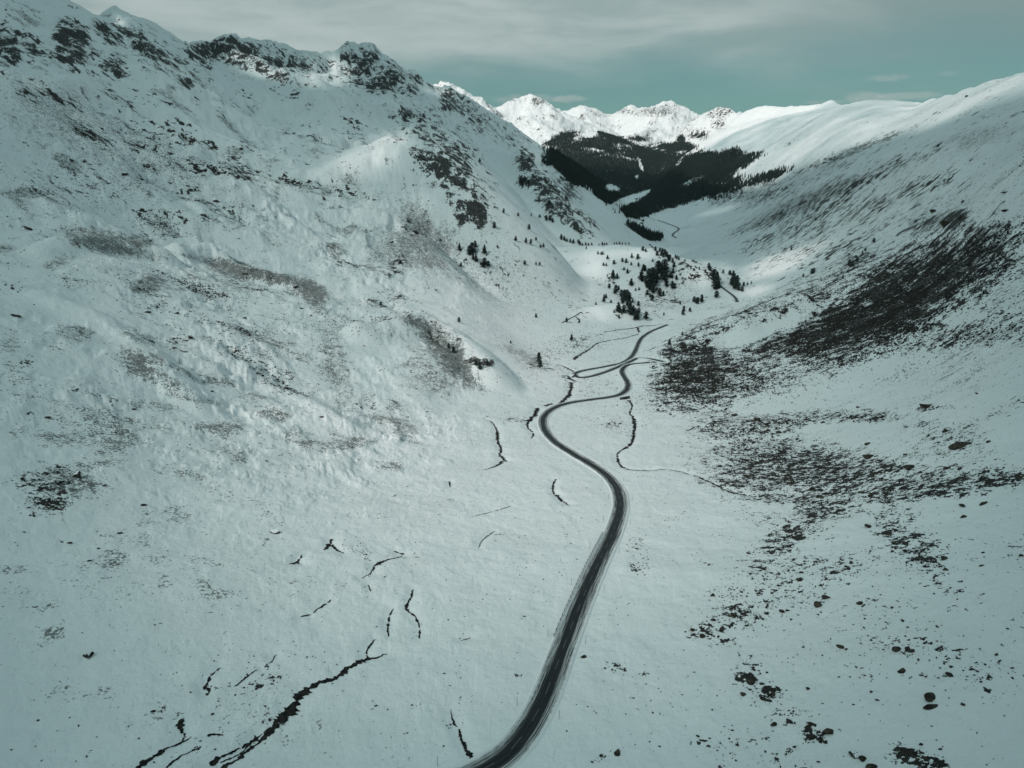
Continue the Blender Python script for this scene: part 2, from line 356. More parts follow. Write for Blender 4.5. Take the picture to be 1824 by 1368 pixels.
def sample(x, y, G=None):
    G = GZ if G is None else G
    x = np.asarray(x, float); y = np.asarray(y, float)
    a = np.arctan2(x, y); r = np.log(np.maximum(np.hypot(x, y), RMIN))
    i = np.clip(np.searchsorted(AZ, a) - 1, 0, len(AZ) - 2); fa = np.clip((a - AZ[i]) / (AZ[i + 1] - AZ[i]), 0, 1)
    jr = np.clip((r - LR[0]) / (LR[1] - LR[0]), 0, NR - 1.001); j = jr.astype(int); fr = jr - j
    return (G[i, j] * (1 - fa) + G[i + 1, j] * fa) * (1 - fr) + (G[i, j + 1] * (1 - fa) + G[i + 1, j + 1] * fa) * fr
def hit(px, py, rmin=60):
    """where the line of sight through a photo point meets the ground"""
    a, t = ray(px, py)
    i = int(np.clip(np.searchsorted(AZ, a) - 1, 0, len(AZ) - 2)); f = (a - AZ[i]) / (AZ[i + 1] - AZ[i])
    T = ((GZ[i] * (1 - f) + GZ[i + 1] * f) - CZ) / RR
    j0 = int(np.searchsorted(RR, rmin)); k = np.nonzero(T[j0:] >= t)[0]
    if len(k) == 0: return None
    j = max(j0 + int(k[0]), 1)
    d = T[j] - T[j - 1]; g = 0 if abs(d) < 1e-9 else np.clip((t - T[j - 1]) / d, 0, 1)
    r = RR[j - 1] + (RR[j] - RR[j - 1]) * g
    return np.array([r * math.sin(a), r * math.cos(a), r * t + CZ])

# ------------------------------------------------------------------ road: trace, smooth, bed into the ground
def chaikin(p, n=2):
    for _ in range(n):
        q = [p[0]]
        for a, b in zip(p[:-1], p[1:]): q += [a * .75 + b * .25, a * .25 + b * .75]
        q.append(p[-1]); p = np.array(q)
    return p
def trace(pts, rmin=60): 
    out = [hit(x, y, rmin) for x, y in pts]; return np.array([o for o in out if o is not None])
def resample(p, step):
    d = np.r_[0, np.cumsum(np.linalg.norm(np.diff(p[:, :2], axis=0), axis=1))]
    n = max(2, int(d[-1] / step)); s = np.linspace(0, d[-1], n)
    return np.c_[[np.interp(s, d, p[:, k]) for k in range(3)]].T, s
ROAD_PX = [(730,1420),(806,1396),(871,1366),(906,1340),(934,1308),(955,1275),(972,1238),(990,1190),(1010,1137),(1030,1085),(1052,1032),(1074,985),(1092,950),(1103,918),(1107,893),(1100,868),(1084,847),(1057,829),(1022,808),(992,790),(974,772),(966,755),(969,740),(984,727),(1008,718),(1050,712),(1090,707),(1108,702),(1119,692),(1119,681),(1110,668),(1107,660),(1114,652),(1128,648),(1142,646)]
MIDR_PX = [(1166,640),(1150,637),(1136,638),(1120,645),(1098,655),(1072,665),(1050,671),(1034,672),(1025,669),(1023,665),(1034,661),(1060,656),(1090,651),(1110,646),(1124,637),(1132,625),(1137,612),(1142,602),(1156,592),(1174,584),(1190,578)]
road_pts = trace(ROAD_PX); mid_pts = trace(MIDR_PX)
# a hidden bend behind the rock shoulder joins the two visible pieces
a, b = road_pts[-1], mid_pts[0]
join = np.array([a * .6 + b * .4 + [14, -2, 0], b + [10, -6, 0]])
full = np.vstack([road_pts, join, mid_pts])
road, rs = resample(chaikin(full, 3), 2.5)
for _ in range(12):                                          # even gradient
    road[1:-1, 2] = (road[:-2, 2] + road[1:-1, 2] * 2 + road[2:, 2]) / 4
far_road = resample(chaikin(trace([(1262,492),(1276,504),(1290,515),(1303,524),(1311,531),(1313,538)], 900), 2), 4)[0]
far_lane = resample(chaikin(trace([(1140,384),(1165,390),(1185,397),(1205,404),(1211,409),(1200,415),(1197,420),(1205,424)], 1500), 2), 10)[0]
far_lane2 = resample(chaikin(trace([(1156,435),(1162,441),(1165,446),(1160,452)], 1400), 2), 10)[0]
far_lane3 = resample(chaikin(trace([(1210,407),(1235,404),(1265,394)], 1500), 2), 10)[0]

def bed(line, half, fade, drop=.0, cut=False):
    """lay the ground level with a line"""
    r = np.hypot(line[:, 0], line[:, 1]); pad = fade * 1.5
    j0 = max(0, np.searchsorted(RR, r.min() - pad) - 1); j1 = np.searchsorted(RR, r.max() + pad) + 1
    aa = np.arctan2(line[:, 0], line[:, 1]); pa = pad / max(r.min(), 30)
    i0 = max(0, np.searchsorted(AZ, aa.min() - pa) - 1); i1 = np.searchsorted(AZ, aa.max() + pa) + 1
    X = GX[i0:i1, j0:j1]; Y = GY[i0:i1, j0:j1]; Z = GZ[i0:i1, j0:j1]
    D = np.full(X.shape, 1e9); ZR = np.zeros(X.shape)
    for k in range(0, len(line) - 1):
        p, q = line[k], line[k + 1]; m = (p + q) / 2; L = np.linalg.norm(q[:2] - p[:2])
        rm = math.hypot(m[0], m[1]); am = math.atan2(m[0], m[1]); e = pad + L
        ja, jb = np.searchsorted(RR[j0:j1], [rm - e, rm + e]); ea = e / max(rm - e, 10)
        ia, ib = np.searchsorted(AZ[i0:i1], [am - ea, am + ea])
        if ia >= ib or ja >= jb: continue
        xs = X[ia:ib, ja:jb]; ys = Y[ia:ib, ja:jb]
        ab = q[:2] - p[:2]; t = np.clip(((xs - p[0]) * ab[0] + (ys - p[1]) * ab[1]) / (ab @ ab + 1e-9), 0, 1)
        d = np.hypot(xs - p[0] - t * ab[0], ys - p[1] - t * ab[1]); z = p[2] + t * (q[2] - p[2])
        S = D[ia:ib, ja:jb]; m2 = d < S
        S[m2] = d[m2]; ZR[ia:ib, ja:jb][m2] = z[m2]
    w = 1 - smooth(half, fade, D)
    if cut: Z -= w * drop
    else: Z[...] = np.where(w > 0, Z * (1 - w) + (ZR - drop) * w, Z)
bed(road, 3.5, 9.0, .22)
bed(far_road, 3.6, 10, .3); bed(far_lane, 6, 18, .4)

# ------------------------------------------------------------------ streams
STREAMS = [ # px,py,width(m)
 [(380,1372,.9),(415,1352,1.1),(450,1325,1.1),(468,1308,1.2),(483,1296,1.6),(500,1282,2.1),(512,1265,2.4),(525,1250,2.6),(540,1232,1.8),(560,1218,1.2),(585,1208,.9),(605,1200,1.1),(618,1188,1.3),(635,1178,1.1),(650,1170,1.6),(664,1169,.6),(690,1162,.2)],
 [(655,1168,.5),(652,1158,.5),(660,1146,.3),(668,1136,.2)],
 [(235,1372,1.3),(262,1352,1.2),(285,1338,.9),(300,1326,.5),(318,1318,.5),(340,1306,.4)],
 [(295,1366,.5),(310,1352,.4),(330,1340,.3),(352,1330,.3)],
 [(372,1357,.7),(385,1346,.8),(412,1334,.4),(430,1322,.4),(458,1306,.9)],
 [(390,1350,.3),(420,1340,.3),(450,1310,.4),(470,1296,.3),(480,1290,.3)],
 [(320,1300,.5),(322,1290,1.1),(320,1278,1.2)],[(315,1322,.3),(326,1308,.4),(328,1298,.3)],
 [(362,1224,.8),(370,1208,.7),(380,1196,.5),(392,1187,.25)],[(362,1216,.3),(372,1225,.5),(368,1236,.4)],
 [(415,1222,.2),(432,1210,.4),(448,1196,.2),(458,1190,.15)],[(470,1186,.2),(486,1175,.2),(490,1165,.15)],
 [(535,1097,.2),(548,1094,.5),(560,1088,.9),(566,1082,.3),(580,1074,.9),(590,1066,.15)],
 [(368,1308,.7),(382,1304,.4),(398,1307,.5)],
 [(578,978,.8),(586,966,1.2),(592,958,.6)],[(592,966,.9),(596,974,1.0),(603,980,.4),(612,984,.3)],[(514,1003,.5),(528,998,.9),(536,990,.6),(540,985,.4)],[(528,996,.8),(536,1003,.3)],
 [(720,984,1.3),(712,984,.6),(700,979,.4),(706,982,.4)],[(718,988,.5),(705,992,.5),(690,995,.5),(680,999,1.1),(668,1005,1.3),(665,1012,.6),(660,1020,.3),(645,1028,.25)],
 [(736,1048,.2),(732,1062,.5),(726,1072,.6),(722,1080,.7),(728,1088,.5),(738,1095,.5),(745,1105,.4),(748,1122,.4),(746,1136,.3)],
 [(700,1082,.3),(694,1094,.5),(692,1104,.5),(690,1120,.4),(692,1132,.3)],[(656,1040,.2),(660,1052,.2)],
 [(802,1262,.2),(808,1285,.25),(818,1295,.5),(822,1312,.7),(828,1328,.9),(836,1342,.8),(842,1352,.4)],
 [(990,852,.8),(985,862,.7),(984,872,.8),(988,878,.7)],[(990,878,1.0),(995,885,1.6),(1001,891,1.2),(1010,896,.5),(1014,898,.3)],
 [(872,748,.5),(880,755,1.0),(885,765,1.0),(886,775,1.6),(886,785,1.2),(892,795,1.4),(893,803,.8),(888,808,1.2),(896,815,1.5),(903,820,.9)],[(896,818,1.3),(886,828,1.2),(872,833,.9),(862,835,.8)],
 [(958,725,2.4),(955,736,2.4),(948,743,1.8),(940,748,2.2),(928,746,1.4)],[(943,746,1.6),(938,755,1.6),(940,762,1.2),(948,768,1.0),(952,774,1.0),(945,780,.6)],
 [(1120,712,2.2),(1128,722,1),(1120,735,.7),(1128,742,1.4),(1130,750,2.2),(1131,760,1.8),(1128,770,1.6),(1129,780,1.6),(1125,788,1.3),(1117,796,1.8),(1108,800,1),(1100,806,.9),(1099,815,1.1),(1104,826,1.0),(1110,832,1.2),(1125,836,.8),(1150,837,.6),(1175,835,.5),(1200,836,.5),(1225,842,.7),(1255,853,1.0),(1280,865,1.2),(1300,875,1.1),(1330,881,1.0)],
 [(1022,640,3),(1030,632,3),(1050,622,1.6),(1062,610,1.6),(1090,605,1.2),(1120,600,1.0),(1138,594,1.8)],[(1075,592,1),(1110,586,1.4),(1136,583,1.4),(1150,580,1.4),(1180,577,1.4)],[(1136,583,2),(1138,592,2.2)],
 [(1000,576,1),(1015,567,1.2),(1035,556,1.6)],[(1025,564,2),(1033,570,2.4),(1030,576,1.6)],
 [(1024,668,2.4),(1022,660,2),(1012,656,1.6),(1000,650,1.6)],[(1018,680,2.4),(1016,700,2.2),(1004,713,2.6),(996,717,2.2)],[(1010,668,1.5),(1016,674,2.2),(1025,678,2.4)],
 [(970,722,2),(985,718,2)],[(1130,404,9),(1140,408,10),(1150,418,9),(1162,430,8)],
 [(840,919,.3),(860,914,.3),(880,909,.4),(895,905,.3),(910,900,.3)],[(820,1139,.3),(828,1137,.4),(838,1134,.3)],[(800,856,.7),(802,866,.6)],
 [(852,975,.25),(856,965,.3),(864,956,.2),(880,945,.1)]]
stream_lines = []
for s in STREAMS:
    p = [];
    for x, y, w in s:
        h = hit(x, y)
        if h is not None: p.append([*h, max(w * .9, .3)])
    if len(p) < 2: continue
    p = np.array(p); q = chaikin(p[:, :4], 2)
    d = np.r_[0, np.cumsum(np.linalg.norm(np.diff(q[:, :2], axis=0), axis=1))]
    r0 = np.hypot(*q[0, :2]); st = max(.25, r0 / 900)
    n = max(3, int(d[-1] / st)); t = np.linspace(0, d[-1], n)
    stream_lines.append(np.c_[[np.interp(t, d, q[:, k]) for k in range(4)]].T)
for L in stream_lines:
    if np.hypot(*L[0, :2]) < 700:
        wv = float(L[:, 3].mean()); bed(L[::3, :3], wv * .5, wv * 2.4 + 2.0, .40 + .12 * wv, cut=True)

# ------------------------------------------------------------------ ground cover maps
PX, PY = project(GX, GY, GZ)
SCRUB = [ # dark heath and stones breaking through (px,py,rx,ry,angle,density)
 (1600,528,150,46,-26,1.0),(1640,515,110,36,-26,.9),(1490,590,110,26,-16,.92),(1700,470,120,40,-24,.8),(1560,560,90,26,-24,.95),(1790,500,80,70,-20,.48),(1400,612,60,12,-15,.48),(1228,652,56,32,-30,.84),(1310,650,80,20,-25,.50),(1260,700,80,22,-10,.52),(1400,670,110,26,-10,.52),(1600,610,140,22,-10,.52),(1740,600,90,20,-5,.50),
 (1330,762,90,13,-3,.62),(1470,742,120,9,-2,.68),(1560,745,50,6,0,.6),(1660,725,45,5,0,.55),(1700,770,58,14,0,.55),(1650,755,24,5,0,.6),(1700,800,75,18,0,.50),(1290,745,40,10,0,.45),(1350,800,100,20,-4,.55),(1450,830,160,26,0,.60),(1390,850,110,18,3,.68),(1560,850,120,20,0,.60),(1700,865,125,14,-6,.74),(1780,845,60,14,-5,.6),(1480,885,180,9,-1,.68),(1300,868,60,8,8,.4),(1440,820,70,14,0,.6),
 (1330,865,40,5,15,.55),(1440,930,60,20,-35,.60),(1370,980,60,20,-35,.50),(1480,910,60,10,0,.55),(1590,925,36,24,-30,.5),(1620,960,50,22,20,.40),(1640,1000,40,30,20,.42),(1440,1020,90,26,-10,.45),(1690,1040,40,20,30,.38),
 (1290,1075,28,34,60,.45),(1320,1100,50,16,-15,.50),(1250,1125,30,9,0,.5),(1290,1140,24,20,0,.38),(1400,1085,70,16,0,.30),(1560,1090,60,20,0,.25),
 (1325,1195,24,20,40,.55),(1350,1215,34,12,25,.60),(1370,1235,22,13,0,.7),(1375,1265,14,20,30,.35),(1425,1280,40,20,40,.5),(1450,1310,18,16,0,.7),(1620,1345,48,11,25,.85),(1660,1360,40,12,20,.8),(1590,1150,50,12,10,.3),(1610,1350,30,10,0,.6),
 (1100,1190,30,10,15,.55),(1075,1350,22,8,-10,.7),(1140,1000,24,30,0,.34),(1120,960,30,20,0,.28),(1135,1012,16,10,0,.5),(960,1205,26,9,10,.4),(920,1205,10,6,0,.6),(1030,1180,18,6,0,.3),
 (1720,330,80,30,-20,.25),(1500,330,160,16,-24,.50),(1430,370,110,18,-26,.48),(1560,300,130,12,-22,.35),(1400,420,70,9,-26,.72),(1340,435,30,9,-20,.6),(1345,345,46,14,-16,.95),(1290,352,30,8,-20,.7),(1490,280,120,6,-22,.8),(1420,330,110,7,-24,.8),(1540,262,90,5,-20,.8),(1480,345,130,8,-24,.75),(1590,310,120,7,-24,.6),(1450,385,110,9,-24,.7),(1560,370,110,10,-24,.6),(1640,330,110,10,-20,.5),(1360,395,60,6,-22,.6),(1420,455,90,8,-24,.7),(1530,420,90,10,-28,.6),(1680,395,60,20,-18,.45),(1620,350,90,22,-20,.42),(1790,245,50,14,-10,.40),(1667,262,12,5,-10,.7),(1540,440,60,20,-35,.50),(1400,440,60,7,-20,.45),(1480,395,80,14,-26,.55),(1370,460,50,6,-25,.55),(1500,500,110,22,-26,.34),(1400,540,100,14,-20,.34),(1440,480,60,16,-30,.4),
 (1330,560,90,16,-20,.38),(1260,590,70,14,-20,.32),(1240,690,100,60,0,.30),(1530,560,80,20,-15,.5),
 (1150,700,70,60,0,.12),(1040,690,50,20,0,.30),(1010,665,26,14,0,.36),(1000,620,60,20,-20,.26),(1060,610,60,14,-15,.34),(1060,745,50,12,0,.32),(1095,762,24,10,0,.42),(920,742,40,9,0,.34),(890,750,30,9,0,.22),
 # wooded hill undergrowth
 (1200,500,60,26,0,.42),(1170,540,50,14,0,.40),(1250,490,40,16,20,.44),(1120,500,50,30,0,.22),(1020,520,70,50,0,.14),(940,520,120,60,20,.17),(860,440,50,34,20,.30),(840,480,40,22,20,.26),(780,470,60,50,20,.14),(1050,460,60,10,0,.24),
 # left slopes
 (60,160,90,18,5,.40),(160,200,110,34,20,.40),(110,260,90,60,20,.20),(260,230,70,34,25,.30),(330,235,60,16,28,.52),(400,270,50,10,20,.5),(440,262,40,8,20,.45),(300,290,80,28,20,.50),(380,300,60,16,10,.40),(460,312,90,12,6,.50),(560,330,60,9,5,.45),(180,330,110,30,8,.26),(90,350,110,40,0,.22),(280,340,110,26,5,.24),(430,370,40,16,0,.30),(620,345,50,9,5,.45),(700,350,70,9,5,.35),(60,400,90,26,0,.20),
 (440,430,100,20,5,.16),(240,410,90,14,0,.15),(650,400,90,60,20,.12),(750,395,26,30,50,.44),(730,440,40,30,40,.22),
 (20,515,28,7,0,.55),(110,600,50,14,-15,.2),(250,540,40,14,-5,.40),(300,550,40,8,0,.40),(315,580,24,12,0,.40),(430,520,26,8,0,.3),(400,620,60,9,25,.42),(430,635,26,7,20,.45),(530,560,60,40,20,.26),(470,600,100,40,15,.18),(590,620,30,44,0,.26),(30,655,40,16,-10,.42),(50,700,70,20,-10,.30),(90,740,60,13,-5,.40),(150,770,80,14,0,.26),(290,725,30,8,20,.42),(340,800,60,14,0,.15),
 (80,855,60,22,-5,.66),(95,885,50,22,-10,.52),(75,905,40,16,10,.40),(20,980,30,14,0,.16),(150,970,50,14,0,.26),(640,580,40,9,20,.34),(680,600,90,30,20,.20),(560,330,50,8,0,.3),
 (100,1045,60,30,0,.14),(200,1010,30,10,0,.26),(480,930,60,10,0,.26),(440,1240,90,60,-30,.20),(350,1340,50,14,-20,.40),(290,1262,20,14,40,.45),(460,1230,50,40,-30,.22),(640,980,30,14,30,.4),
 (700,740,60,18,0,.26),(780,745,40,12,0,.26),(650,720,30,20,20,.3),(860,660,40,18,40,.34),(960,650,24,20,40,.34),(740,785,40,30,0,.18),(720,880,60,9,-15,.20),(830,880,40,20,0,.12),
 (950,960,80,18,0,.16),(870,990,60,10,0,.16),(1000,1090,50,24,-60,.16),(1180,920,60,18,0,.18),(1180,1200,100,60,0,.12),(1200,1260,70,50,0,.13),(1700,1250,150,120,0,.12),(1480,1150,160,70,0,.12),(1480,980,200,60,0,.14),(1750,950,120,60,0,.10),(1550,1080,200,80,0,.14)]
GRASS = [ # grey-brown turf showing through thin snow
 (165,420,70,14,5,.70),(195,440,60,12,10,.75),(245,430,34,9,10,.7),(265,508,36,16,-12,.8),(128,508,18,10,0,.5),(100,470,24,9,-20,.55),(130,595,34,14,15,.6),(150,590,16,8,30,.6),(20,615,22,20,0,.55),(245,600,32,14,30,.50),(240,640,30,14,30,.6),(275,640,22,9,20,.72),(235,650,30,20,40,.6),(285,675,46,16,18,.66),(345,710,60,9,12,.55),(280,725,60,8,5,.55),(400,765,42,16,-10,.66),(345,755,40,7,10,.5),(60,770,50,13,0,.42),(108,780,40,8,0,.5),(410,805,40,16,0,.50),(425,820,14,9,0,.5),(310,840,50,12,0,.45),(360,860,44,12,25,.42),(510,810,30,8,0,.4),
 (400,478,36,14,20,.75),(430,480,40,12,20,.8),(470,492,44,12,12,.8),(520,500,40,10,10,.8),(560,530,30,18,50,.72),(555,520,34,14,10,.75),(360,462,40,6,15,.6),(410,515,22,12,0,.5),(640,540,26,10,30,.4),(590,600,24,28,0,.5),(610,690,26,44,10,.50),(580,660,24,16,30,.45),(600,640,18,20,0,.4),
 (780,600,50,22,42,.72),(810,640,40,22,42,.72),(830,670,44,14,45,.6),(740,575,34,8,20,.8),(780,650,60,40,40,.50),(930,635,30,16,35,.5),(960,650,24,10,30,.4),(900,620,40,6,15,.4),(760,690,50,20,0,.35),
 (200,990,32,11,0,.60),(200,1010,28,9,0,.5),(360,1040,18,10,0,.62),(385,1060,36,9,0,.62),(295,1035,18,14,0,.50),(95,1130,32,14,-30,.66),(255,965,18,14,-40,.50),(360,1000,34,9,0,.45),(475,965,18,12,10,.45),(440,990,26,8,0,.3),(110,1238,26,12,0,.42),(180,1235,34,12,0,.35),(20,1015,28,9,0,.5),(80,1080,40,12,-30,.35),(110,1040,40,12,-20,.25),(310,1150,40,10,0,.25),(700,830,24,9,0,.50),(690,830,30,12,0,.3),(650,920,30,9,0,.2),(100,870,60,30,0,.5),
 (180,460,120,30,0,.30),(330,590,120,40,10,.22),(500,640,100,50,15,.22),(60,200,120,60,10,.35),(200,250,160,50,20,.35),(300,330,160,50,10,.25),(860,480,90,50,25,.30),(950,520,120,60,10,.25),(700,420,90,50,20,.35),(760,440,50,50,45,.55),(680,460,34,40,50,.40),(740,380,40,16,50,.55),(1180,560,60,30,0,.2),(1205,500,60,34,0,.45),
 (720,1345,30,10,0,.30),(700,1330,40,10,0,.2),(1230,250,60,16,0,.25),(570,940,40,30,0,.15),(1550,330,220,40,-22,.42),(1500,420,170,26,-24,.36),(1450,300,130,12,-24,.45),(1400,370,110,14,-22,.45),(1760,240,70,16,-12,.4),(1700,380,130,40,-18,.35),(1330,690,140,50,-10,.18),(1240,650,70,40,-20,.2)]
FOREST = [(1310,292,46,10,-22,.75),(1330,330,60,12,-20,.35),(1285,330,40,16,-20,.6),(1370,315,50,7,-20,.45),(1160,300,110,30,0,.8),(1030,300,30,26,30,.9),(1000,250,30,12,-20,.8),(1090,290,95,26,5,1),(1010,275,36,14,-20,1),(1060,255,30,10,0,.8),(1110,320,80,34,20,1),(1180,335,80,26,-15,1),(1240,310,70,20,-25,1),(1290,290,30,10,-30,.95),(1100,335,40,24,40,1),(1050,300,50,20,30,1),(1170,360,46,14,-25,1),(1135,378,20,8,0,.9),(1230,350,40,10,-15,.9),(1180,285,50,9,5,.9),(1250,283,26,7,-12,.9),(1205,262,34,6,0,.85),(1213,248,8,6,0,.9),(1140,247,26,4,0,.8),(1160,236,22,4,-20,.6),(1095,247,28,6,20,.8),(1278,300,30,12,-30,.9),(1078,350,30,7,30,.9),(1245,241,14,6,0,.6),
   (1150,420,20,5,10,.9),(1130,408,24,5,20,.9),(1105,400,22,4,25,.8),(1020,400,34,4,38,.7),(1075,390,24,4,35,.7),(1165,424,14,6,0,.9)]
CLEAR = [(1180,300,3,16,25,.35),(1210,290,4,12,40,.4),(1120,283,30,3,5,.4),(1085,276,30,3,-5,.4),(1060,268,20,3,10,.4),(1235,322,30,4,-22,.5),(1090,337,14,7,10,1),(1130,352,26,5,-22,1),(1115,360,26,8,-20,1),(1150,345,12,4,-30,1),(1175,370,10,3,0,.4),(1141,294,3,12,-20,.7),(1134,316,4,3,0,.9),(1260,305,10,3,-25,.0)]
def paint(lst, cap=1.0):
    o = np.zeros(GZ.shape, np.float32)
    for px, py, rx, ry, an, d in lst:
        if px > 1180 and lst is SCRUB: rx *= 1.10; ry *= 1.22; d = min(1, d * (.70 if py < 470 and ry < 40 and px > 1320 else .97))
        o = 1 - (1 - o) * (1 - np.float32(min(d, .985)) * ell(px, py, rx * 1.05, ry * 1.15, an, .55).astype(np.float32))
    return np.clip(o, 0, cap)
WARP = (.55 * fbm(GL * 9, GA * 9 * KA, .22, 5, .6, 77) + .2 * w1).astype(np.float32)
vis = GY > 20
basen = fbm(GX, GY, 75, 5, .6, 171)
base_s = (.11 + .52 * smooth(-.15, .45, basen) * np.clip(slopew + .1 * rgt, 0, 1) * smooth(220, 420, GR) * (1 - smooth(2300, 2900, GR))).astype(np.float32)
base_n = (.44 * smooth(-.05, .4, fbm(GX, GY, 34, 5, .6, 177)) * smooth(.10, .35, GX / np.maximum(GR, 1)) * (1 - smooth(420, 700, GR))).astype(np.float32)
base_r = (.42 * smooth(.0, .4, fbm(GX, GY, 150, 5, .6, 179)) * rs_ * smooth(1500, 2200, GR) * (1 - smooth(5200, 6500, GR))).astype(np.float32)
scrub = np.maximum(np.maximum(paint(SCRUB), base_s), np.maximum(base_n, base_r)) * vis; base_g = (.70 * smooth(-.02, .40, fbm(GX, GY, 48, 5, .6, 175)) * np.clip(leftw * 1.4, 0, 1) * (.45 + .55 * smooth(170, 260, GR)) * (1 - smooth(1400, 2000, GR))).astype(np.float32)
grass = np.maximum(paint(GRASS), base_g) * vis; WARP = WARP * .6
forest = paint(FOREST) * vis * (GR > 2200); forest = np.clip(forest * (1 + .5 * fbm(GX, GY, 320, 5, .6, 201)) , 0, 1); forest *= 1 - paint(CLEAR)
rock2 = np.zeros(GZ.shape, np.float32)
for px, py, rx, ry, an, wt in CRAG: rock2 = np.maximum(rock2, wt * ell(px, py, rx * 1.35, ry * 1.4, an, .65).astype(np.float32))
rock2 = np.maximum(rock2, (.42 * smooth(1500, 2000, GR) * (GX / GR < .06) * smooth(-140, 60, GZ - CZ) * smooth(-.1, .35, fbm(GX, GY, 170, 4, .6, 191))).astype(np.float32) * vis)
rock2 = np.maximum(rock2, (.62 * smooth(6200, 7400, GR) * smooth(-60, 160, GZ - CZ) * smooth(.02, .34, fbm(GX, GY, 330, 5, .6, 193))).astype(np.float32) * vis)
brown = ell(1015, 258, 36, 12, -25).astype(np.float32) * (GR > 4000) + ell(1060, 245, 30, 9, 0).astype(np.float32) * (GR > 4000)
# keep the verge of the road clean
def nearline(line, dist):
    o = np.zeros(GZ.shape, bool); s = line[::2]
    for p in s:
        rm = math.hypot(p[0], p[1]); am = math.atan2(p[0], p[1]); e = dist; ea = e / rm
        ja, jb = np.searchsorted(RR, [rm - e, rm + e]); ia, ib = np.searchsorted(AZ, [am - ea, am + ea])
        o[ia:ib, ja:jb] |= np.hypot(GX[ia:ib, ja:jb] - p[0], GY[ia:ib, ja:jb] - p[1]) < dist
    return o
nr = nearline(road, 6.0)
scrub[nr] = 0; grass[nr] = 0; rock2[nr] = 0
del hum, hum2, rdg, crag, crag2, w1

# ------------------------------------------------------------------ materials
def new_mat(name):
    m = bpy.data.materials.new(name); m.use_nodes = True; m.node_tree.nodes.clear(); return m, NT(m.node_tree)
def finish(n, bsdf, m): n.l.new(bsdf, n.node('ShaderNodeOutputMaterial').inputs['Surface']); return m
SNOW = (0.80, 0.815, 0.83)
def ground_mat():
    m, n = new_mat('snow_ground')
    pos = n.node('ShaderNodeNewGeometry').outputs['Position']
    A = lambda k: n.node('ShaderNodeAttribute', attribute_name=k).outputs['Fac']
    sc_, gr_, rk_, fo_, br_ = A('scrub'), A('grass'), A('rock'), A('forest'), A('brown')
    ds = A('detail')                                    # grows with distance so the grain stays readable
    flat = n.mapping(pos, scale=(1, 1, .35))
    n1 = n.noise(flat, .40, 3.5, .55, .3); n2 = n.noise(flat, .10, 5, .6, .4); n3 = n.noise(flat, 1.05, 4, .6)
    n0 = n.noise(flat, .022, 6, .62, .3)
    near = n.math('ADD', n.math('MULTIPLY', n1, .42), n.math('ADD', n.math('MULTIPLY', n2, .24), n.math('MULTIPLY', n3, .34)))
    farn = n.math('ADD', n.math('MULTIPLY', n1, .14), n.math('ADD', n.math('MULTIPLY', n2, .60), n.math('MULTIPLY', n0, .26)))
    mixn = n.node('ShaderNodeMix', {0: ds, 2: near, 3: farn}).outputs[0]
    # dark heath: threshold falls as cover rises
    thr = n.math('SUBTRACT', .64, n.math('MULTIPLY', sc_, .19))
    mk = n.math('MULTIPLY', n.ss(mixn, thr, n.math('ADD', thr, .02)), n.ss(sc_, .015, .08))
    # turf: fine speckle, half covered
    n4 = n.noise(flat, 1.1, 5, .7); n5 = n.noise(flat, .25, 4, .6)
    gmix = n.math('ADD', n.math('MULTIPLY', n4, .7), n.math('MULTIPLY', n5, .3))
    thg = n.math('SUBTRACT', .63, n.math('MULTIPLY', gr_, .25))
    mg = n.math('MULTIPLY', n.math('MULTIPLY', n.ss(gmix, thg, n.math('ADD', thg, .07)), n.ss(gr_, .02, .15)), .88)
    # rock faces: long cracks and ledges
    rv = n.mapping(pos, scale=(1, 1, .30))
    r1 = n.noise(rv, .055, 7, .66, .5); r2 = n.noise(rv, .35, 4, .6)
    rm = n.math('ADD', n.math('MULTIPLY', r1, .7), n.math('MULTIPLY', r2, .3))
    geo = n.node('ShaderNodeSeparateXYZ', {'Vector': n.node('ShaderNodeNewGeometry').outputs['Normal']}).outputs['Z']
    steep = n.ss(geo, .93, .70)
    thr2 = n.math('SUBTRACT', .615, n.math('ADD', n.math('MULTIPLY', rk_, .17), n.math('MULTIPLY', steep, .05)))
    mr = n.math('MULTIPLY', n.ss(rm, thr2, n.math('ADD', thr2, .045)), n.ss(rk_, .04, .2))
    mst = n.math('MULTIPLY', n.math('MULTIPLY', n.ss(rm, .56, .62), n.ss(geo, .80, .62)), .8)
    mr = n.math('MAXIMUM', mr, mst)
    mf = n.math('MULTIPLY', n.ss(n.math('ADD', fo_, n.math('MULTIPLY', n.math('SUBTRACT', n.noise(flat, .03, 5, .65), .5), 1.6)), .55, .75), .93)
    dark = n.mixc(n.ss(n2, .35, .65), (.014, .014, .014), (.035, .031, .027))
    turf = n.mixc(n5, (.048, .051, .050), (.125, .127, .120))
    rockc = n.mixc(n.ss(r2, .35, .7), (.022, .024, .026), (.085, .082, .078))
    fl = n.mixc(br_, (.012, .018, .017), (.085, .070, .062))
    snow = n.mixc(n.ss(n0, .35, .7), SNOW, (.76, .775, .785))
    c = n.mixc(mg, snow, turf); c = n.mixc(mk, c, dark); c = n.mixc(mr, c, rockc); c = n.mixc(mf, c, fl)
    bsum = n.math('ADD', n.math('MULTIPLY', n.noise(pos, .25, 6, .6), 1.6), n.math('MULTIPLY', mk, .35))
    bsum = n.math('ADD', bsum, n.math('MULTIPLY', n.math('MULTIPLY', r1, mr), 4.0))
    bp = n.node('ShaderNodeBump', {'Strength': .55, 'Distance': .8, 'Height': bsum})
    b = n.node('ShaderNodeBsdfPrincipled', {'Base Color': c, 'Roughness': .85, 'Specular IOR Level': .2, 'Normal': bp.outputs[0]})
    return finish(n, b.outputs[0], m)
M_GROUND = ground_mat()

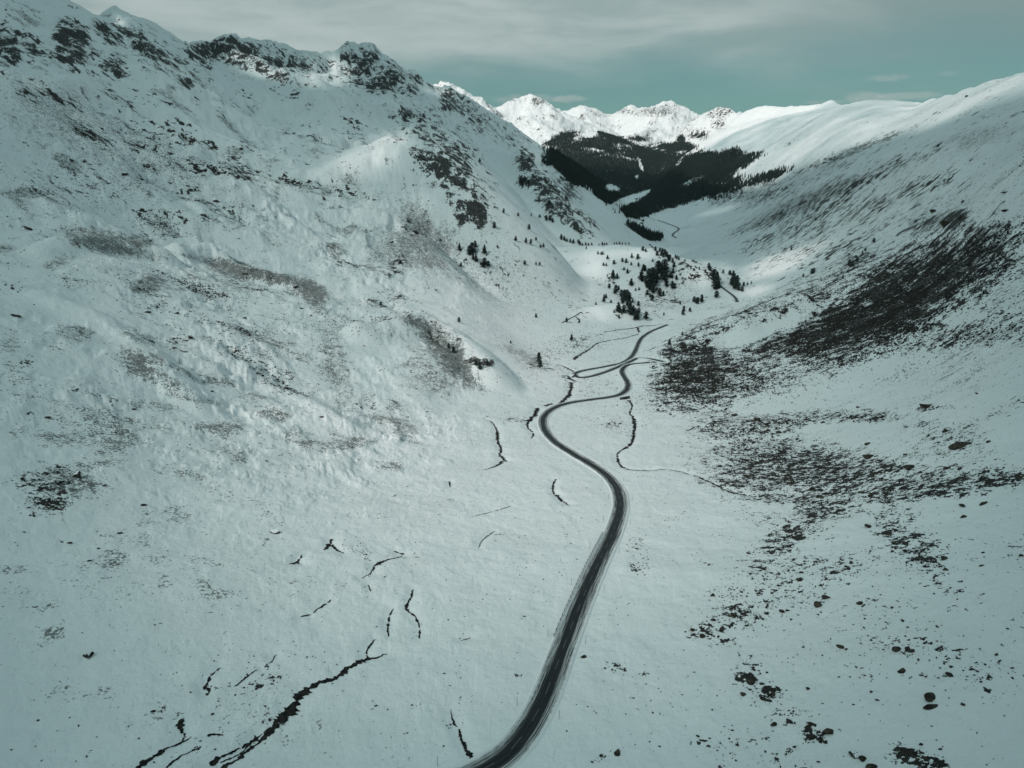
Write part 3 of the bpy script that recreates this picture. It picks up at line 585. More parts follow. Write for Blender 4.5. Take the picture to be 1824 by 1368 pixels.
# ------------------------------------------------------------------ terrain mesh
def mesh_np(name, V, Fq, mat, nside=4, smooth_=True):
    me = bpy.data.meshes.new(name); V = np.ascontiguousarray(V, np.float32); Fq = np.ascontiguousarray(Fq, np.int32)
    me.vertices.add(len(V)); me.vertices.foreach_set('co', V.ravel())
    me.loops.add(Fq.size); me.loops.foreach_set('vertex_index', Fq.ravel())
    me.polygons.add(len(Fq)); me.polygons.foreach_set('loop_start', np.arange(0, Fq.size, nside, dtype=np.int32))
    me.polygons.foreach_set('use_smooth', np.full(len(Fq), smooth_, bool))
    me.materials.append(mat); me.update(calc_edges=True)
    return me
def attr(me, name, arr):
    a = me.attributes.new(name, 'FLOAT', 'POINT'); a.data.foreach_set('value', np.ascontiguousarray(arr, np.float32).ravel())
def link(name, me, parent=None, **props):
    o = bpy.data.objects.new(name, me); C.objects.link(o)
    if parent: o.parent = parent
    for k, v in props.items(): o[k] = v
    return o
nA, nR = GZ.shape
idx = np.arange(nA * nR).reshape(nA, nR)
quads = np.stack([idx[:-1, :-1], idx[1:, :-1], idx[1:, 1:], idx[:-1, 1:]], -1).reshape(-1, 4)
cap = None
me = mesh_np('snow_terrain', np.stack([GX, GY, GZ], -1).reshape(-1, 3), quads, M_GROUND)
for k, v in (('scrub', scrub), ('grass', grass), ('rock', rock2), ('forest', forest), ('brown', np.clip(brown, 0, 1)), ('detail', smooth(250, 1100, GR))): attr(me, k, v)
print('terrain', len(me.vertices), 'normal z', me.polygons[1000].normal.z)
link('terrain', me, kind='structure')

# ------------------------------------------------------------------ cloud deck added out of view, shaped to place sun patches and shade
LIT = [ # gaps, as the ground they light: px,py,rx,ry,angle,openness
 (600,128,34,24,10,.95),(430,100,26,9,0,.8),(212,42,12,16,20,.9),(790,165,20,8,10,.9),(770,158,14,7,0,.8),(480,128,50,14,12,.8),(560,140,40,18,10,.7),
 (650,285,95,30,-22,.80),(700,250,46,9,0,.9),(560,310,70,14,-5,.75),(480,330,80,9,5,.6),(500,285,60,9,10,.35),(640,380,80,36,0,.45),(700,410,44,56,20,.45),(745,370,26,46,20,.5),(690,470,40,16,20,.45),
 (70,148,90,6,0,.85),(150,172,36,10,20,.55),(430,268,34,6,20,.55),(470,400,140,30,0,.28),(560,440,80,40,0,.25),(640,440,40,30,0,.4),
 (1060,480,30,48,10,.85),(1135,452,70,12,0,.8),(1060,556,56,14,0,.85),(1190,548,70,9,0,.6),(1245,492,26,26,20,.85),(1290,480,16,10,30,.7),(1020,455,50,9,0,.6),(1160,480,50,30,0,.35),(1080,520,24,16,0,.5),
 (1390,470,70,20,-18,.95),(1345,520,34,12,-10,.9),(1430,450,60,12,-22,.8),(1275,376,44,5,-14,.3),(1330,500,20,20,0,.4),(1205,570,20,6,0,.5),
 (1080,600,70,18,0,.2),(750,590,40,14,30,.2),(640,620,26,40,20,.15),(560,620,30,30,0,.14),(200,630,30,30,0,.14)]
BX = np.array([955,980,1000,1030,1060,1100,1150,1200,1250,1300,1350,1400,1450,1500,1640,1824,2100])
BYY = np.array([300,270,262,262,270,282,292,305,322,335,335,318,296,270,228,166,100])
def openness(x, y, z):
    px, py = project(x, y, z); r = np.hypot(x, y)
    wx = fbm(x, y, 260, 4, .55, 131); jit = wx * 26
    o = np.zeros(x.shape)
    for cx, cy, rx, ry, an, w in LIT:
        c, s_ = math.cos(math.radians(an)), math.sin(math.radians(an))
        u = ((px - cx) * c + (py - cy) * s_) / rx; v = (-(px - cx) * s_ + (py - cy) * c) / ry
        o = np.maximum(o, w * .85 * (1 - smooth(.3, 1.6, np.hypot(u, v) + wx * .7)))
    b = np.interp(px, BX, BYY) + jit * .4
    o = np.maximum(o, np.where((px > 940) & (r > 1100), (1 - smooth(-10, 14, py - b)) * (.56 + .5 * wx), 0))
    o = np.maximum(o, smooth(5200, 5600, r) * (z > CZ - 250))
    o = np.where(py < -9000, .1, o)
    thin = (.60 * np.exp(-(np.abs((px - 920) / 760) ** 2.4 + np.abs((py - 820) / 560) ** 2.4)) + .0 + .10 * wx) * (1 - .85 * smooth(1250, 2000, r))  # cover thinned mid-view and thicker outwards, imitating lens darkening at the corners
    e = 25.0; gxx = (sample(x + e, y) - sample(x - e, y)) / (2 * e); gyy = (sample(x, y + e) - sample(x, y - e)) / (2 * e)
    nl = np.clip((-gxx * sdir[0] - gyy * sdir[1] + sdir[2]) / np.sqrt(gxx ** 2 + gyy ** 2 + 1), .22, 1)
    thin = thin * np.clip(sdir[2] / nl, .4, 1.9)            # veil thickened where the slope faces the sun, to even the light
    return np.clip(np.maximum(o, thin), 0, 1)
HC = CZ + 1500
gx = np.arange(-5400, 2400, 26.0); gy = np.arange(-3800, 4400, 26.0)
DX, DY = np.meshgrid(gx, gy, indexing='ij')
hs = sdir[:2] / sdir[2]
zt = np.full(DX.shape, CZ - 150.0)
for _ in range(40):
    qx = DX - hs[0] * (HC - zt); qy = DY - hs[1] * (HC - zt)
    zt = zt + .5 * (sample(qx, qy) - zt)
op = openness(qx, qy, zt)
edge = np.minimum(np.minimum(smooth(-5400, -4900, DX), 1 - smooth(2000, 2400, DX)), np.minimum(smooth(-3800, -3300, DY), 1 - smooth(4000, 4400, DY)))
cov = (1 - np.sqrt(op)) * edge
bumpz = fbm(DX, DY, 500, 5, .5, 151) * 60
ncx, ncy = DX.shape
ht = 60 + bumpz * edge + 40 * cov; hb = bumpz * .5              # both faces follow the sun's slant, so gaps go right through
top = np.stack([DX + hs[0] * ht, DY + hs[1] * ht, HC + ht], -1).reshape(-1, 3); bot = np.stack([DX + hs[0] * hb, DY + hs[1] * hb, HC + hb], -1).reshape(-1, 3)
ci = np.arange(ncx * ncy).reshape(ncx, ncy)
q1 = np.stack([ci[:-1, :-1], ci[1:, :-1], ci[1:, 1:], ci[:-1, 1:]], -1).reshape(-1, 4)
m, n = new_mat('shade_cloud_vapour')
cv_ = n.node('ShaderNodeAttribute', attribute_name='cover').outputs['Fac']
df = n.node('ShaderNodeBsdfDiffuse', {'Color': (.9, .92, .94, 1)}); tl = n.node('ShaderNodeBsdfTranslucent', {'Color': (.40, .475, .50, 1)})
mx = n.node('ShaderNodeMixShader', {0: .72, 1: df.outputs[0], 2: tl.outputs[0]})
mx2 = n.node('ShaderNodeMixShader', {0: cv_, 1: n.node('ShaderNodeBsdfTransparent').outputs[0], 2: mx.outputs[0]})
tcol = n.mixc(cv_, (1, 1, 1), (.80, 1.0, .985)); [n.l.new(tcol, nd.inputs['Color']) for nd in n.n if nd.type == 'BSDF_TRANSPARENT']
finish(n, mx2.outputs[0], m)
me = mesh_np('unseen_cloud_deck', np.vstack([top, bot]), np.vstack([q1, q1[:, ::-1] + ncx * ncy]), m)
attr(me, 'cover', np.r_[cov.ravel(), cov.ravel()])
link('unseen_cloud_deck', me, kind='structure')

# ------------------------------------------------------------------ road surface
def ribbon(line, lats, prof, name, mat, noise_amp=0.0, close=0.05):
    d = np.gradient(line[:, :2], axis=0); d /= np.linalg.norm(d, axis=1, keepdims=True) + 1e-9
    nrm = np.c_[d[:, 1], -d[:, 0]]                        # to the right of travel
    s = np.r_[0, np.cumsum(np.linalg.norm(np.diff(line[:, :2], axis=0), axis=1))]
    V = np.zeros((len(line), len(lats), 3)); V[..., :2] = line[:, None, :2] + nrm[:, None] * lats[None, :, None]
    V[..., 2] = line[:, 2][:, None] + close + prof[None]
    if noise_amp: V[..., 2] += noise_amp * fbm(V[..., 0], V[..., 1], 1.6, 3, .6, 5) * (prof > .05)
    i = np.arange(V.shape[0] * V.shape[1]).reshape(V.shape[:2])
    f = np.stack([i[:-1, :-1], i[:-1, 1:], i[1:, 1:], i[1:, :-1]], -1).reshape(-1, 4)
    if True: f = f[:, ::-1]
    me = mesh_np(name, V.reshape(-1, 3), f, mat)
    attr(me, 'lat', np.broadcast_to(lats[None], V.shape[:2]).copy()); attr(me, 'along', np.broadcast_to(s[:, None], V.shape[:2]).copy())
    return me, nrm, s
m, n = new_mat('wet_asphalt_with_slush')
la = n.node('ShaderNodeAttribute', attribute_name='lat').outputs['Fac']; al = n.node('ShaderNodeAttribute', attribute_name='along').outputs['Fac']
pos = n.node('ShaderNodeNewGeometry').outputs['Position']
cb = n.node('ShaderNodeCombineXYZ', {'X': la, 'Y': n.math('MULTIPLY', al, .018), 'Z': 0.0}).outputs[0]
s1 = n.noise(cb, 1.5, 5, .62, .2); s2 = n.noise(n.mapping(cb, loc=(7, 3, 0), scale=(2.6, 3, 1)), 1.6, 4, .65)
blot = n.noise(pos, .9, 4, .6)
wand = n.math('MULTIPLY', n.math('SUBTRACT', n.noise(n.node('ShaderNodeCombineXYZ', {'X': n.math('MULTIPLY', al, .02)}).outputs[0], 1.0, 2), .5), 1.1)
l2 = n.math('ADD', la, wand)
ab = n.math('ABSOLUTE', n.math('ADD', l2, .2))
sl_ = n.math('ADD', n.math('MULTIPLY', n.math('SUBTRACT', s1, .5), 2.6), n.math('MULTIPLY', n.math('SUBTRACT', s2, .5), 1.5))
e1 = n.math('ADD', ab, sl_)
bare = n.ss(e1, 1.75, 1.15)                                   # bare wet asphalt
slush = n.ss(n.math('ADD', n.math('ABSOLUTE', la), n.math('ADD', n.math('MULTIPLY', sl_, .55), n.math('MULTIPLY', n.math('SUBTRACT', blot, .5), 1.0))), 3.3, 2.3)
track = n.math('MULTIPLY', n.ss(s2, .50, .62), .6)
snowc = n.mixc(blot, (.72, .735, .75), (.80, .81, .82))
slc = n.mixc(n.ss(s2, .46, .56), (.40, .41, .42), (.05, .05, .052))
c = n.mixc(slush, snowc, slc)
asph = n.mixc(n.ss(s2, .42, .7), (.008, .0085, .010), (.028, .029, .031))
c = n.mixc(bare, c, asph)
b = n.node('ShaderNodeBsdfPrincipled', {'Base Color': c, 'Roughness': n.math('SUBTRACT', .85, n.math('MULTIPLY', bare, .25)), 'Specular IOR Level': .3,
    'Normal': n.node('ShaderNodeBump', {'Strength': .5, 'Distance': .15, 'Height': n.math('ADD', n.math('MULTIPLY', s2, n.math('SUBTRACT', 1.0, bare)), n.math('MULTIPLY', blot, .3))}).outputs[0]})
finish(n, b.outputs[0], m); M_ROAD = m
lats = .62 * np.array([-6.4,-5.9,-5.5,-5.1,-4.8,-4.5,-4.1,-3.6,-3,-2,-1,0,1,2,3,3.6,4.1,4.5,4.8,5.1,5.5,5.9,6.4])
prof = np.where(np.abs(lats) > 2.4, .34 * np.exp(-((np.abs(lats) - 3.2) / .4) ** 2), 0.0) - np.clip((np.abs(lats) - 3.6), 0, 1) * .8
rline = road.copy(); rline[:, 2] -= .22
me, rn, rsd = ribbon(resample(rline, 1.2)[0], lats, prof, 'mountain_road', M_ROAD, .3)
link('road', me, kind='structure')
fr = far_road.copy(); fr[:, 2] -= .3
me, _, _ = ribbon(fr, lats, prof, 'mountain_road_beyond', M_ROAD, .2, .12); link('road', me, kind='structure')
m, n = new_mat('ploughed_lane'); b = n.node('ShaderNodeBsdfPrincipled', {'Base Color': (.05, .055, .058, 1), 'Roughness': .8}); finish(n, b.outputs[0], m); M_LANE = m
for L, wl in ((far_lane, 7.0), (far_lane2, 5.5), (far_lane3, 3.5)):
    p = L.copy(); p[:, 2] = sample(p[:, 0], p[:, 1])
    me, _, _ = ribbon(p, np.array([-wl / 2, 0, wl / 2]), np.zeros(3), 'valley_lane', M_LANE, 0, 1.2); link('road', me, kind='structure')
# worn centre dashes
m, n = new_mat('worn_white_paint'); b = n.node('ShaderNodeBsdfPrincipled', {'Base Color': (.12, .125, .125, 1), 'Roughness': .7}); finish(n, b.outputs[0], m); M_PAINT = m
fine, fs = resample(rline, .5)
dd = np.gradient(fine[:, :2], axis=0); dd /= np.linalg.norm(dd, axis=1, keepdims=True); fn = np.c_[dd[:, 1], -dd[:, 0]]
V, Fc = [], []
k = 10
while k < len(fine) - 10 and fs[k] < 210:
    a, b_ = fine[k], fine[k + 8]
    for q, nn2 in ((a, fn[k]), (b_, fn[k + 8])):
        for sgn in (-.07, .07): V.append([q[0] + nn2[0] * (sgn - .1), q[1] + nn2[1] * (sgn - .1), q[2] + .07])
    i = len(V) - 4; Fc.append([i, i + 2, i + 3, i + 1]); k += 18
me = mesh_np('centre_dashes', np.array(V), np.array(Fc)[:, ::-1], M_PAINT, smooth_=False); link('road_marking', me, kind='structure')

# ------------------------------------------------------------------ streams: dark water and mud in narrow snow channels
m, n = new_mat('brook_water_and_culvert_shade')
pos = n.node('ShaderNodeNewGeometry').outputs['Position']
c = n.mixc(n.ss(n.noise(pos, 1.1, 4, .6), .4, .65), (.006, .006, .007), (.035, .032, .028))
b = n.node('ShaderNodeBsdfPrincipled', {'Base Color': c, 'Roughness': .75, 'Specular IOR Level': .15}); finish(n, b.outputs[0], m); M_WATER_AND_SHADE = m
V, Fc = [], []
def stream_mesh(L, seed):
    p = L[:, :3]; w = L[:, 3]
    d = np.gradient(p[:, :2], axis=0); d /= np.linalg.norm(d, axis=1, keepdims=True) + 1e-9; nr_ = np.c_[d[:, 1], -d[:, 0]]
    s = np.arange(len(p)); wob = fbm(p[:, 0], p[:, 1], max(2, w.mean() * 2.5), 4, .6, seed) * w.mean() * .9
    c0 = p[:, :2] + nr_ * wob[:, None]
    r = np.hypot(p[:, 0], p[:, 1])
    n1 = fbm(p[:, 0] * 1.0, p[:, 1], .7 + r.mean() / 900, 3, .65, seed + 3); n2 = fbm(p[:, 0], p[:, 1], .7 + r.mean() / 900, 3, .65, seed + 9)
    br = np.clip(1.05 + 1.5 * fbm(p[:, 0], p[:, 1], 1.6 + w.mean() * 1.6, 4, .65, seed + 5), 0, 2.4)
    hl = w * .55 * br * (1 + 1.5 * n1); hr = w * .55 * br * (1 + 1.5 * n2)
    hl[:1] = hr[:1] = hl[-1:] = hr[-1:] = .03
    hl = np.clip(hl, .02, 9); hr = np.clip(hr, .02, 9)
    out = np.zeros((len(p), 3, 3))
    for k, off in enumerate((-hl, np.zeros(len(p)), hr)):
        q = c0 + nr_ * off[:, None]; out[:, k, :2] = q; out[:, k, 2] = sample(q[:, 0], q[:, 1]) + .05 + r / 4500
    i0 = sum(len(v) for v in V); i = np.arange(len(p) * 3).reshape(-1, 3) + i0
    f = np.stack([i[:-1, :-1], i[1:, :-1], i[1:, 1:], i[:-1, 1:]], -1)
    keep = (br[:-1] > .22 + .35 * (w[:-1] < 1.2))
    V.append(out.reshape(-1, 3)); Fc.append(f[keep].reshape(-1, 4))
for k, L in enumerate(stream_lines): stream_mesh(L, 300 + k * 7)
me = mesh_np('stream_water', np.vstack(V), np.vstack(Fc), M_WATER_AND_SHADE); link('stream', me, kind='structure')

# ------------------------------------------------------------------ rocks
def rock_mat(name, dark, light, snowamt):
    m, n = new_mat(name)
    tc_ = n.node('ShaderNodeTexCoord').outputs['Object']; geo = n.node('ShaderNodeNewGeometry')
    pos = geo.outputs['Position']; nzz = n.node('ShaderNodeSeparateXYZ', {'Vector': geo.outputs['Normal']}).outputs['Z']
    a = n.noise(pos, .8, 5, .65); a2 = n.noise(pos, 3.0, 4, .6)
    c = n.mixc(n.ss(a, .35, .68), dark, light)
    c = n.mixc(n.ss(a2, .55, .75), c, (dark[0] * .5, dark[1] * .5, dark[2] * .5))
    sm = n.ss(n.math('ADD', nzz, n.math('MULTIPLY', n.math('SUBTRACT', a, .5), 1.3)), 1.0 - snowamt, 1.06 - snowamt)
    c = n.mixc(sm, c, SNOW)
    b = n.node('ShaderNodeBsdfPrincipled', {'Base Color': c, 'Roughness': .9, 'Specular IOR Level': .2,
        'Normal': n.node('ShaderNodeBump', {'Strength': .6, 'Distance': .15, 'Height': a2}).outputs[0]})
    return finish(n, b.outputs[0], m)
M_ROCK = rock_mat('lichen_dark_rock', (.016, .015, .014), (.075, .062, .046), -.18)
M_ROCKS = rock_mat('dark_rock_snow_capped', (.018, .018, .019), (.050, .048, .042), .30)
M_SCAT = rock_mat('small_dark_stones', (.014, .014, .014), (.040, .037, .032), -.15)
import bmesh
def rock_shape(seed, sub=3, cuts=9, flat=.62):
    bm = bmesh.new(); bmesh.ops.create_icosphere(bm, subdivisions=sub, radius=1.0)
    r = np.random.default_rng(seed); pl = []
    for _ in range(cuts):
        d = r.normal(size=3); d /= np.linalg.norm(d); pl.append((d, r.uniform(.25, .62)))
    co = np.array([v.co[:] for v in bm.verts])
    for d, h in pl:
        dist = co @ d - h; mk = dist > 0; co[mk] -= np.outer(dist[mk], d) * .92
    co += .05 * np.stack([fbm(co[:, 0] * 3 + seed, co[:, 1] * 3 + co[:, 2] * 2, 1.0, 3, .6, seed + k) for k in range(3)], -1)
    co *= [1, r.uniform(.5, .9), flat * r.uniform(.8, 1.25)]
    fc = np.array([[v.index for v in f.verts] for f in bm.faces]); bm.free(); return co, fc
def rock_mesh(name, seed, mat, **k):
    co, fc = rock_shape(seed, **k); return mesh_np(name, co, fc, mat, 3, False)
RM = [rock_mesh('boulder_shape', 500 + i, M_ROCK, sub=3) for i in range(7)]
RMS = [rock_mesh('snowy_boulder_shape', 600 + i, M_ROCKS, sub=3) for i in range(4)]
count = {}
def place_rock(name, p, w, rz, label, group=None, cat='rock', snowy=False, squash=1.0, tilt=0, long=1.0):
    me = (RMS if snowy else RM)[rng.integers(4 if snowy else 7)]
    o = link(name, me, label=label, category=cat)
    o.location = (p[0], p[1], p[2] + w * .06); o.rotation_euler = (tilt, rng.uniform(-.25, .25), rz)
    o.scale = (w / 2 * long, w / 2, w / 2 * squash)
    if group: o['group'] = group
    return o
Z3 = lambda ox, oy, L: [(ox + x / 3, oy + y / 3, w / 3, h / 3) for x, y, w, h in L]
BR = Z3(1216, 912, [(995,73,52,16),(1500,18,34,20),(1170,175,50,28),(1120,205,24,16),(1400,240,52,26),(1405,298,34,24),(1605,212,16,14),(1600,282,28,10),(1810,222,30,26),(708,260,30,20),(900,265,24,26),(625,350,44,20),(636,315,26,24),(885,298,36,20),(740,383,28,20),
 (160,430,30,38),(770,445,46,34),(725,485,50,42),(950,482,36,12),(1120,505,22,18),(55,625,38,18),(108,655,40,30),(208,608,36,30),(160,572,34,16),(270,550,60,22),(330,538,40,26),(530,522,46,26),(560,520,30,20),(580,568,20,18),(1178,577,28,14),(1203,608,14,20),(1208,678,16,12),(840,712,46,24),(875,728,20,16),
 (1145,725,54,30),(1212,732,46,32),(1170,835,46,30),(1437,820,20,20),(1425,862,56,26),(370,895,52,32),(425,910,28,20),(325,970,40,16),(430,985,40,40),(478,960,44,30),(670,940,26,14),(1008,958,22,12),(1325,982,72,28),(1330,1032,70,20),(1493,1020,24,24),(1040,1002,30,12),(486,1130,38,14),(780,1155,64,50),(695,1185,40,50),
 (765,1220,24,20),(930,1280,80,50),(962,1310,44,32),(835,876,18,16),(448,852,18,16),(1675,755,22,14),(1275,1225,22,40),(1377,1262,20,14),(1740,620,18,10),(1360,607,26,16),(78,1193,24,12),(600,1250,20,12),(725,1330,24,16),(503,153,34,14),(355,215,28,16),(1100,110,70,16),(1140,95,30,14),(1010,1360,60,20)])
MR = Z3(1216, 456, [(1610,1312,48,26),(1497,1332,44,16),(1480,1005,96,34),(1405,925,44,28),(1200,898,90,20),(995,1070,74,18),(1215,1120,66,28),(835,1130,46,24),(650,1125,50,24),(570,1165,40,14),(1090,1193,38,14),(595,1208,56,18),(740,1285,60,14),(690,1235,34,26),(1010,1275,36,24),(948,1258,40,20),(1300,805,110,14),(280,845,44,18),(400,870,50,20),(510,940,44,16),(935,805,28,14),(990,998,40,20),(1195,1055,30,14),(1415,1125,34,28),(1573,730,24,16),(1635,985,24,20),(1030,1160,50,14)])
TR = Z3(1216, 0, [(1500,1070,24,24),(1415,1180,56,44),(1340,1125,40,20),(1490,1155,36,22),(1725,1025,36,12),(1730,1120,44,14)])
LM = Z3(0, 456, [(85,305,56,26),(945,300,36,16),(1375,622,36,18),(790,295,34,14),(1015,430,46,14),(720,815,30,12),(255,858,36,14),(1425,1090,18,16),(765,1328,36,14),(555,1222,22,12),(1310,330,28,10),(1610,275,22,14),(1585,158,34,18),(1130,720,26,10),(1720,855,30,12)])
LB = Z3(0, 912, [(368,160,28,18),(525,190,18,14),(638,108,30,18),(130,103,20,12),(203,1105,14,22),(1445,1105,24,18),(518,1198,12,10),(1135,1075,22,18),(818,1060,26,14),(475,258,24,12)])
LT = Z3(0, 0, [(150,1215,44,18),(275,972,22,12),(675,925,36,18),(755,953,30,14),(810,645,24,12),(618,522,26,14),(380,850,28,16),(1820,1015,20,14)])
SPECIAL = { # unique looks (index by list): name, label, snowy
 ('BR',54):('low dark boulder with a snowy upper edge at the very bottom of the right slope',True), ('BR',51):('upright blocky dark boulder just above the biggest one near the bottom edge',False),
 ('BR',46):('long flat brown slab lying level on the lower right slope, upper of a pair',False), ('BR',47):('long flat brown slab right under another slab on the lower right slope',False),
 ('BR',4):('square brown block standing over a smaller block high on the right snowfield',False), ('BR',5):('small square block right under a larger square block on the right snowfield',False),
 ('BR',17):('four-sided brown boulder below a slanting slab in the open snow right of the road',False), ('BR',16):('slanting narrow slab just above a four-sided brown boulder',False),
 ('BR',34):('dark boulder left of its twin in the middle of the lower right snowfield',False), ('BR',35):('dark boulder right of its twin in the middle of the lower right snowfield',False),
 ('BR',36):('slanting slab pointing down to the right below the two twin boulders',False), ('BR',38):('wide brown boulder under a small round stone near the right edge',False),
 ('BR',32):('thin slanting slab alone on open snow between the scree and the twin boulders',False), ('BR',0):('flat brown lens-shaped slab at the top of the open snowfield beside the scree',False),
 ('BR',15):('pointed dark boulder standing alone at the left rim of the right scree',False), ('BR',2):('snow-flecked brown boulder at the head of a trail of small stones',True),
 ('MR',2):('largest brown boulder among the heath clumps at the far right',False), ('MR',4):('long dark ledge boulder with a snowy cap above the right scree',True),
 ('MR',16):('very long thin dark rock ledge on the open snow of the right slope',False), ('MR',0):('brown rounded boulder by itself under the gully line at the right edge',False),
 ('MR',1):('flat brown boulder left of a rounded one under the gully line',False), ('MR',6):('brown humped boulder at the right end of the middle scree',False),
 ('TR',1):('dark crag boulder, the biggest of the rocks high on the right slope',False), ('LM',0):('dark snow-flecked boulder near the left edge above the bare turf',True),
 ('LT',0):('dark angular boulder alone on the left bench above the bare turf ridge',False)}
REG = {'BR':('dark rock in the snow of the lower right slope','loose rocks on the lower right slope'),'MR':('boulder among the heath clumps of the right slope','boulders in the heath of the right slope'),
 'TR':('small dark rock near the crag high on the right slope','rocks high on the right slope'),'LM':('dark boulder on the turf of the left slope','boulders on the left slope'),
 'LB':('round stone in the lower left snow','stones in the lower left snow'),'LT':('dark boulder on the upper left bench','boulders on the upper left bench')}
def dist(p): return float(np.linalg.norm(p - np.array([0, 0, CZ])))
for key, lst in (('BR', BR), ('MR', MR), ('TR', TR), ('LM', LM), ('LB', LB), ('LT', LT)):
    for i, (px, py, wp, hp) in enumerate(lst):
        h = hit(px, py + hp * .45)
        if h is None: continue
        D = dist(h); w = wp * D / F * 1.1; sp = SPECIAL.get((key, i)); lab = sp[0] if sp else REG[key][0]
        asp = np.clip(hp / wp, .2, 1.3)
        if not sp:
            size = 'large ' if wp > 15 else ('mid-sized ' if wp > 9 else 'small ')
            form = 'upright ' if asp > .85 else ('flat ' if asp < .45 else 'blocky ')
            spot = ', near the right edge' if px > 1660 else (', near the bottom edge' if py > 1290 else (', towards the road' if px < 1330 and key == 'BR' else (', near the left edge' if px < 110 else '')))
            lab = size + form + lab.replace('small ', '') + spot
        place_rock('boulder', h, w, rng.uniform(-.35, .35) + (math.pi if rng.random() < .5 else 0), lab, None if sp else REG[key][1], 'boulder', snowy=bool(sp and sp[1]), squash=1.0 * (asp * 1.15 + .1), long=1.0)
for (px, py, wp, hp), lab, sn in (((137, 841, 24, 18), 'large split dark boulder with a snowy notch, right of the heath patch at the left', True),
    ((158, 1163, 24, 16), 'round boulder with a thick snow cap in a hollow of the lower left snow', True),
    ((385, 356, 12, 8), 'dark square boulder alone on the sunlit edge of the upper left bench', False),
    ((428, 263, 12, 8), 'dark boulder sitting on the crest of the stony band on the upper left', False),
    ((488, 946, 24, 7), 'flat grey slab with a snowy lip in the snow left of the brook', True),
    ((1723, 170, 9, 5), 'dark outcrop standing on the bright skyline of the right ridge', False),
    ((1100, 1336, 16, 12), 'small dark rock lying right of the road near the bottom edge', False),
    ((1040, 1168, 14, 6), 'dark stone just right of the road verge where the long straight begins', False)):
    h = hit(px, py + hp * .4)
    if h is not None:
        w = wp * dist(h) / F; place_rock('boulder', h, w, rng.uniform(-.4, .4), lab, None, 'boulder', snowy=sn, squash=hp / wp * 1.3 + .1)

# ---- stones among the heath, the largest as things, the countless rest as one mass
BASE = [rock_shape(700 + i, sub=1, cuts=5, flat=.55) for i in range(6)]
def scatter(rmin, rmax, n, smin, smax, seed):
    r = np.random.default_rng(seed)
    a = r.uniform(-.80, .80, n); rr = np.sqrt(r.uniform(rmin ** 2, rmax ** 2, n)); x = rr * np.sin(a); y = rr * np.cos(a)
    dsc = np.maximum(sample(x, y, scrub), sample(x, y, grass) * .10)
    cl = fbm(x, y, 9, 4, .6, 211) * .9 + .5
    keep = r.random(n) < np.clip(dsc ** 1.5 * np.clip(cl, .0, 1.3) * 1.35, 0, 1)
    x, y, d = x[keep], y[keep], dsc[keep]; s = smin * (smax / smin) ** (r.random(len(x)) ** 2.6) * (.6 + .5 * d)
    return x, y, s
S1 = scatter(90, 460, 800000, .14, 1.0, 1); S2 = scatter(460, 1100, 900000, .45, 2.2, 2)
S3 = scatter(360, 1000, 700000, .9, 2.8, 3); m3 = (sample(S3[0], S3[1], scrub) > .5) & (fbm(S3[0], S3[1], 30, 4, .6, 231) > -.02); S3 = tuple(a_[m3] for a_ in S3)
x = np.r_[S1[0], S2[0], S3[0]]; y = np.r_[S1[1], S2[1], S3[1]]; s_ = np.r_[S1[2], S2[2], S3[2]]; z = sample(x, y)
px_, py_ = project(x, y, z); inf = (px_ > -150) & (px_ < 1980) & (py_ < 1500)
x, y, s_, z = x[inf], y[inf], s_[inf], z[inf]
app = s_ / np.hypot(x, y); order = np.argsort(-app)
NBIG = 120
for i in order[:NBIG]:
    px1, py1 = project(x[i], y[i], z[i])
    if px1 < 0 or px1 > 1824 or py1 > 1368: continue
    left = px1 < 900
    place_rock('rock', (x[i], y[i], z[i]), s_[i] * 1.15, rng.uniform(0, 6.3), 'small dark rock sticking out of the thin snow of the %s valley side' % ('left' if left else 'right'), 'small rocks on the %s valley side' % ('left' if left else 'right'), squash=.8)
def merge(bases, x, y, z, s, rz, sz=1.0, lift=.0):
    Vs, Fs = [], []; off = 0; k = rng.integers(len(bases), size=len(x))
    for b in range(len(bases)):
        co, fc = bases[b]; m_ = np.nonzero(k == b)[0]
        if len(m_) == 0: continue
        c, sn = np.cos(rz[m_]), np.sin(rz[m_])
        X = (co[None, :, 0] * c[:, None] - co[None, :, 1] * sn[:, None]) * s[m_, None] + x[m_, None]
        Y = (co[None, :, 0] * sn[:, None] + co[None, :, 1] * c[:, None]) * s[m_, None] + y[m_, None]
        Zz = co[None, :, 2] * s[m_, None] * sz + z[m_, None] + lift * s[m_, None]
        Vs.append(np.stack([X, Y, Zz], -1).reshape(-1, 3)); Fs.append((fc[None] + (np.arange(len(m_)) * len(co))[:, None, None]).reshape(-1, fc.shape[1]) + off); off += len(m_) * len(co)
    return np.vstack(Vs), np.vstack(Fs)
rest = order[NBIG:]
Vv, Ff = merge(BASE, x[rest], y[rest], z[rest], s_[rest] * .55, rng.uniform(0, 6.3, len(rest)), 1.15, .1)
me = mesh_np('loose_stones', Vv, Ff, M_SCAT, 3, False); link('loose_stones', me, kind='stuff', label='countless dark stones and heath tufts showing through the snow', category='stones')
print('scatter rocks', len(rest))

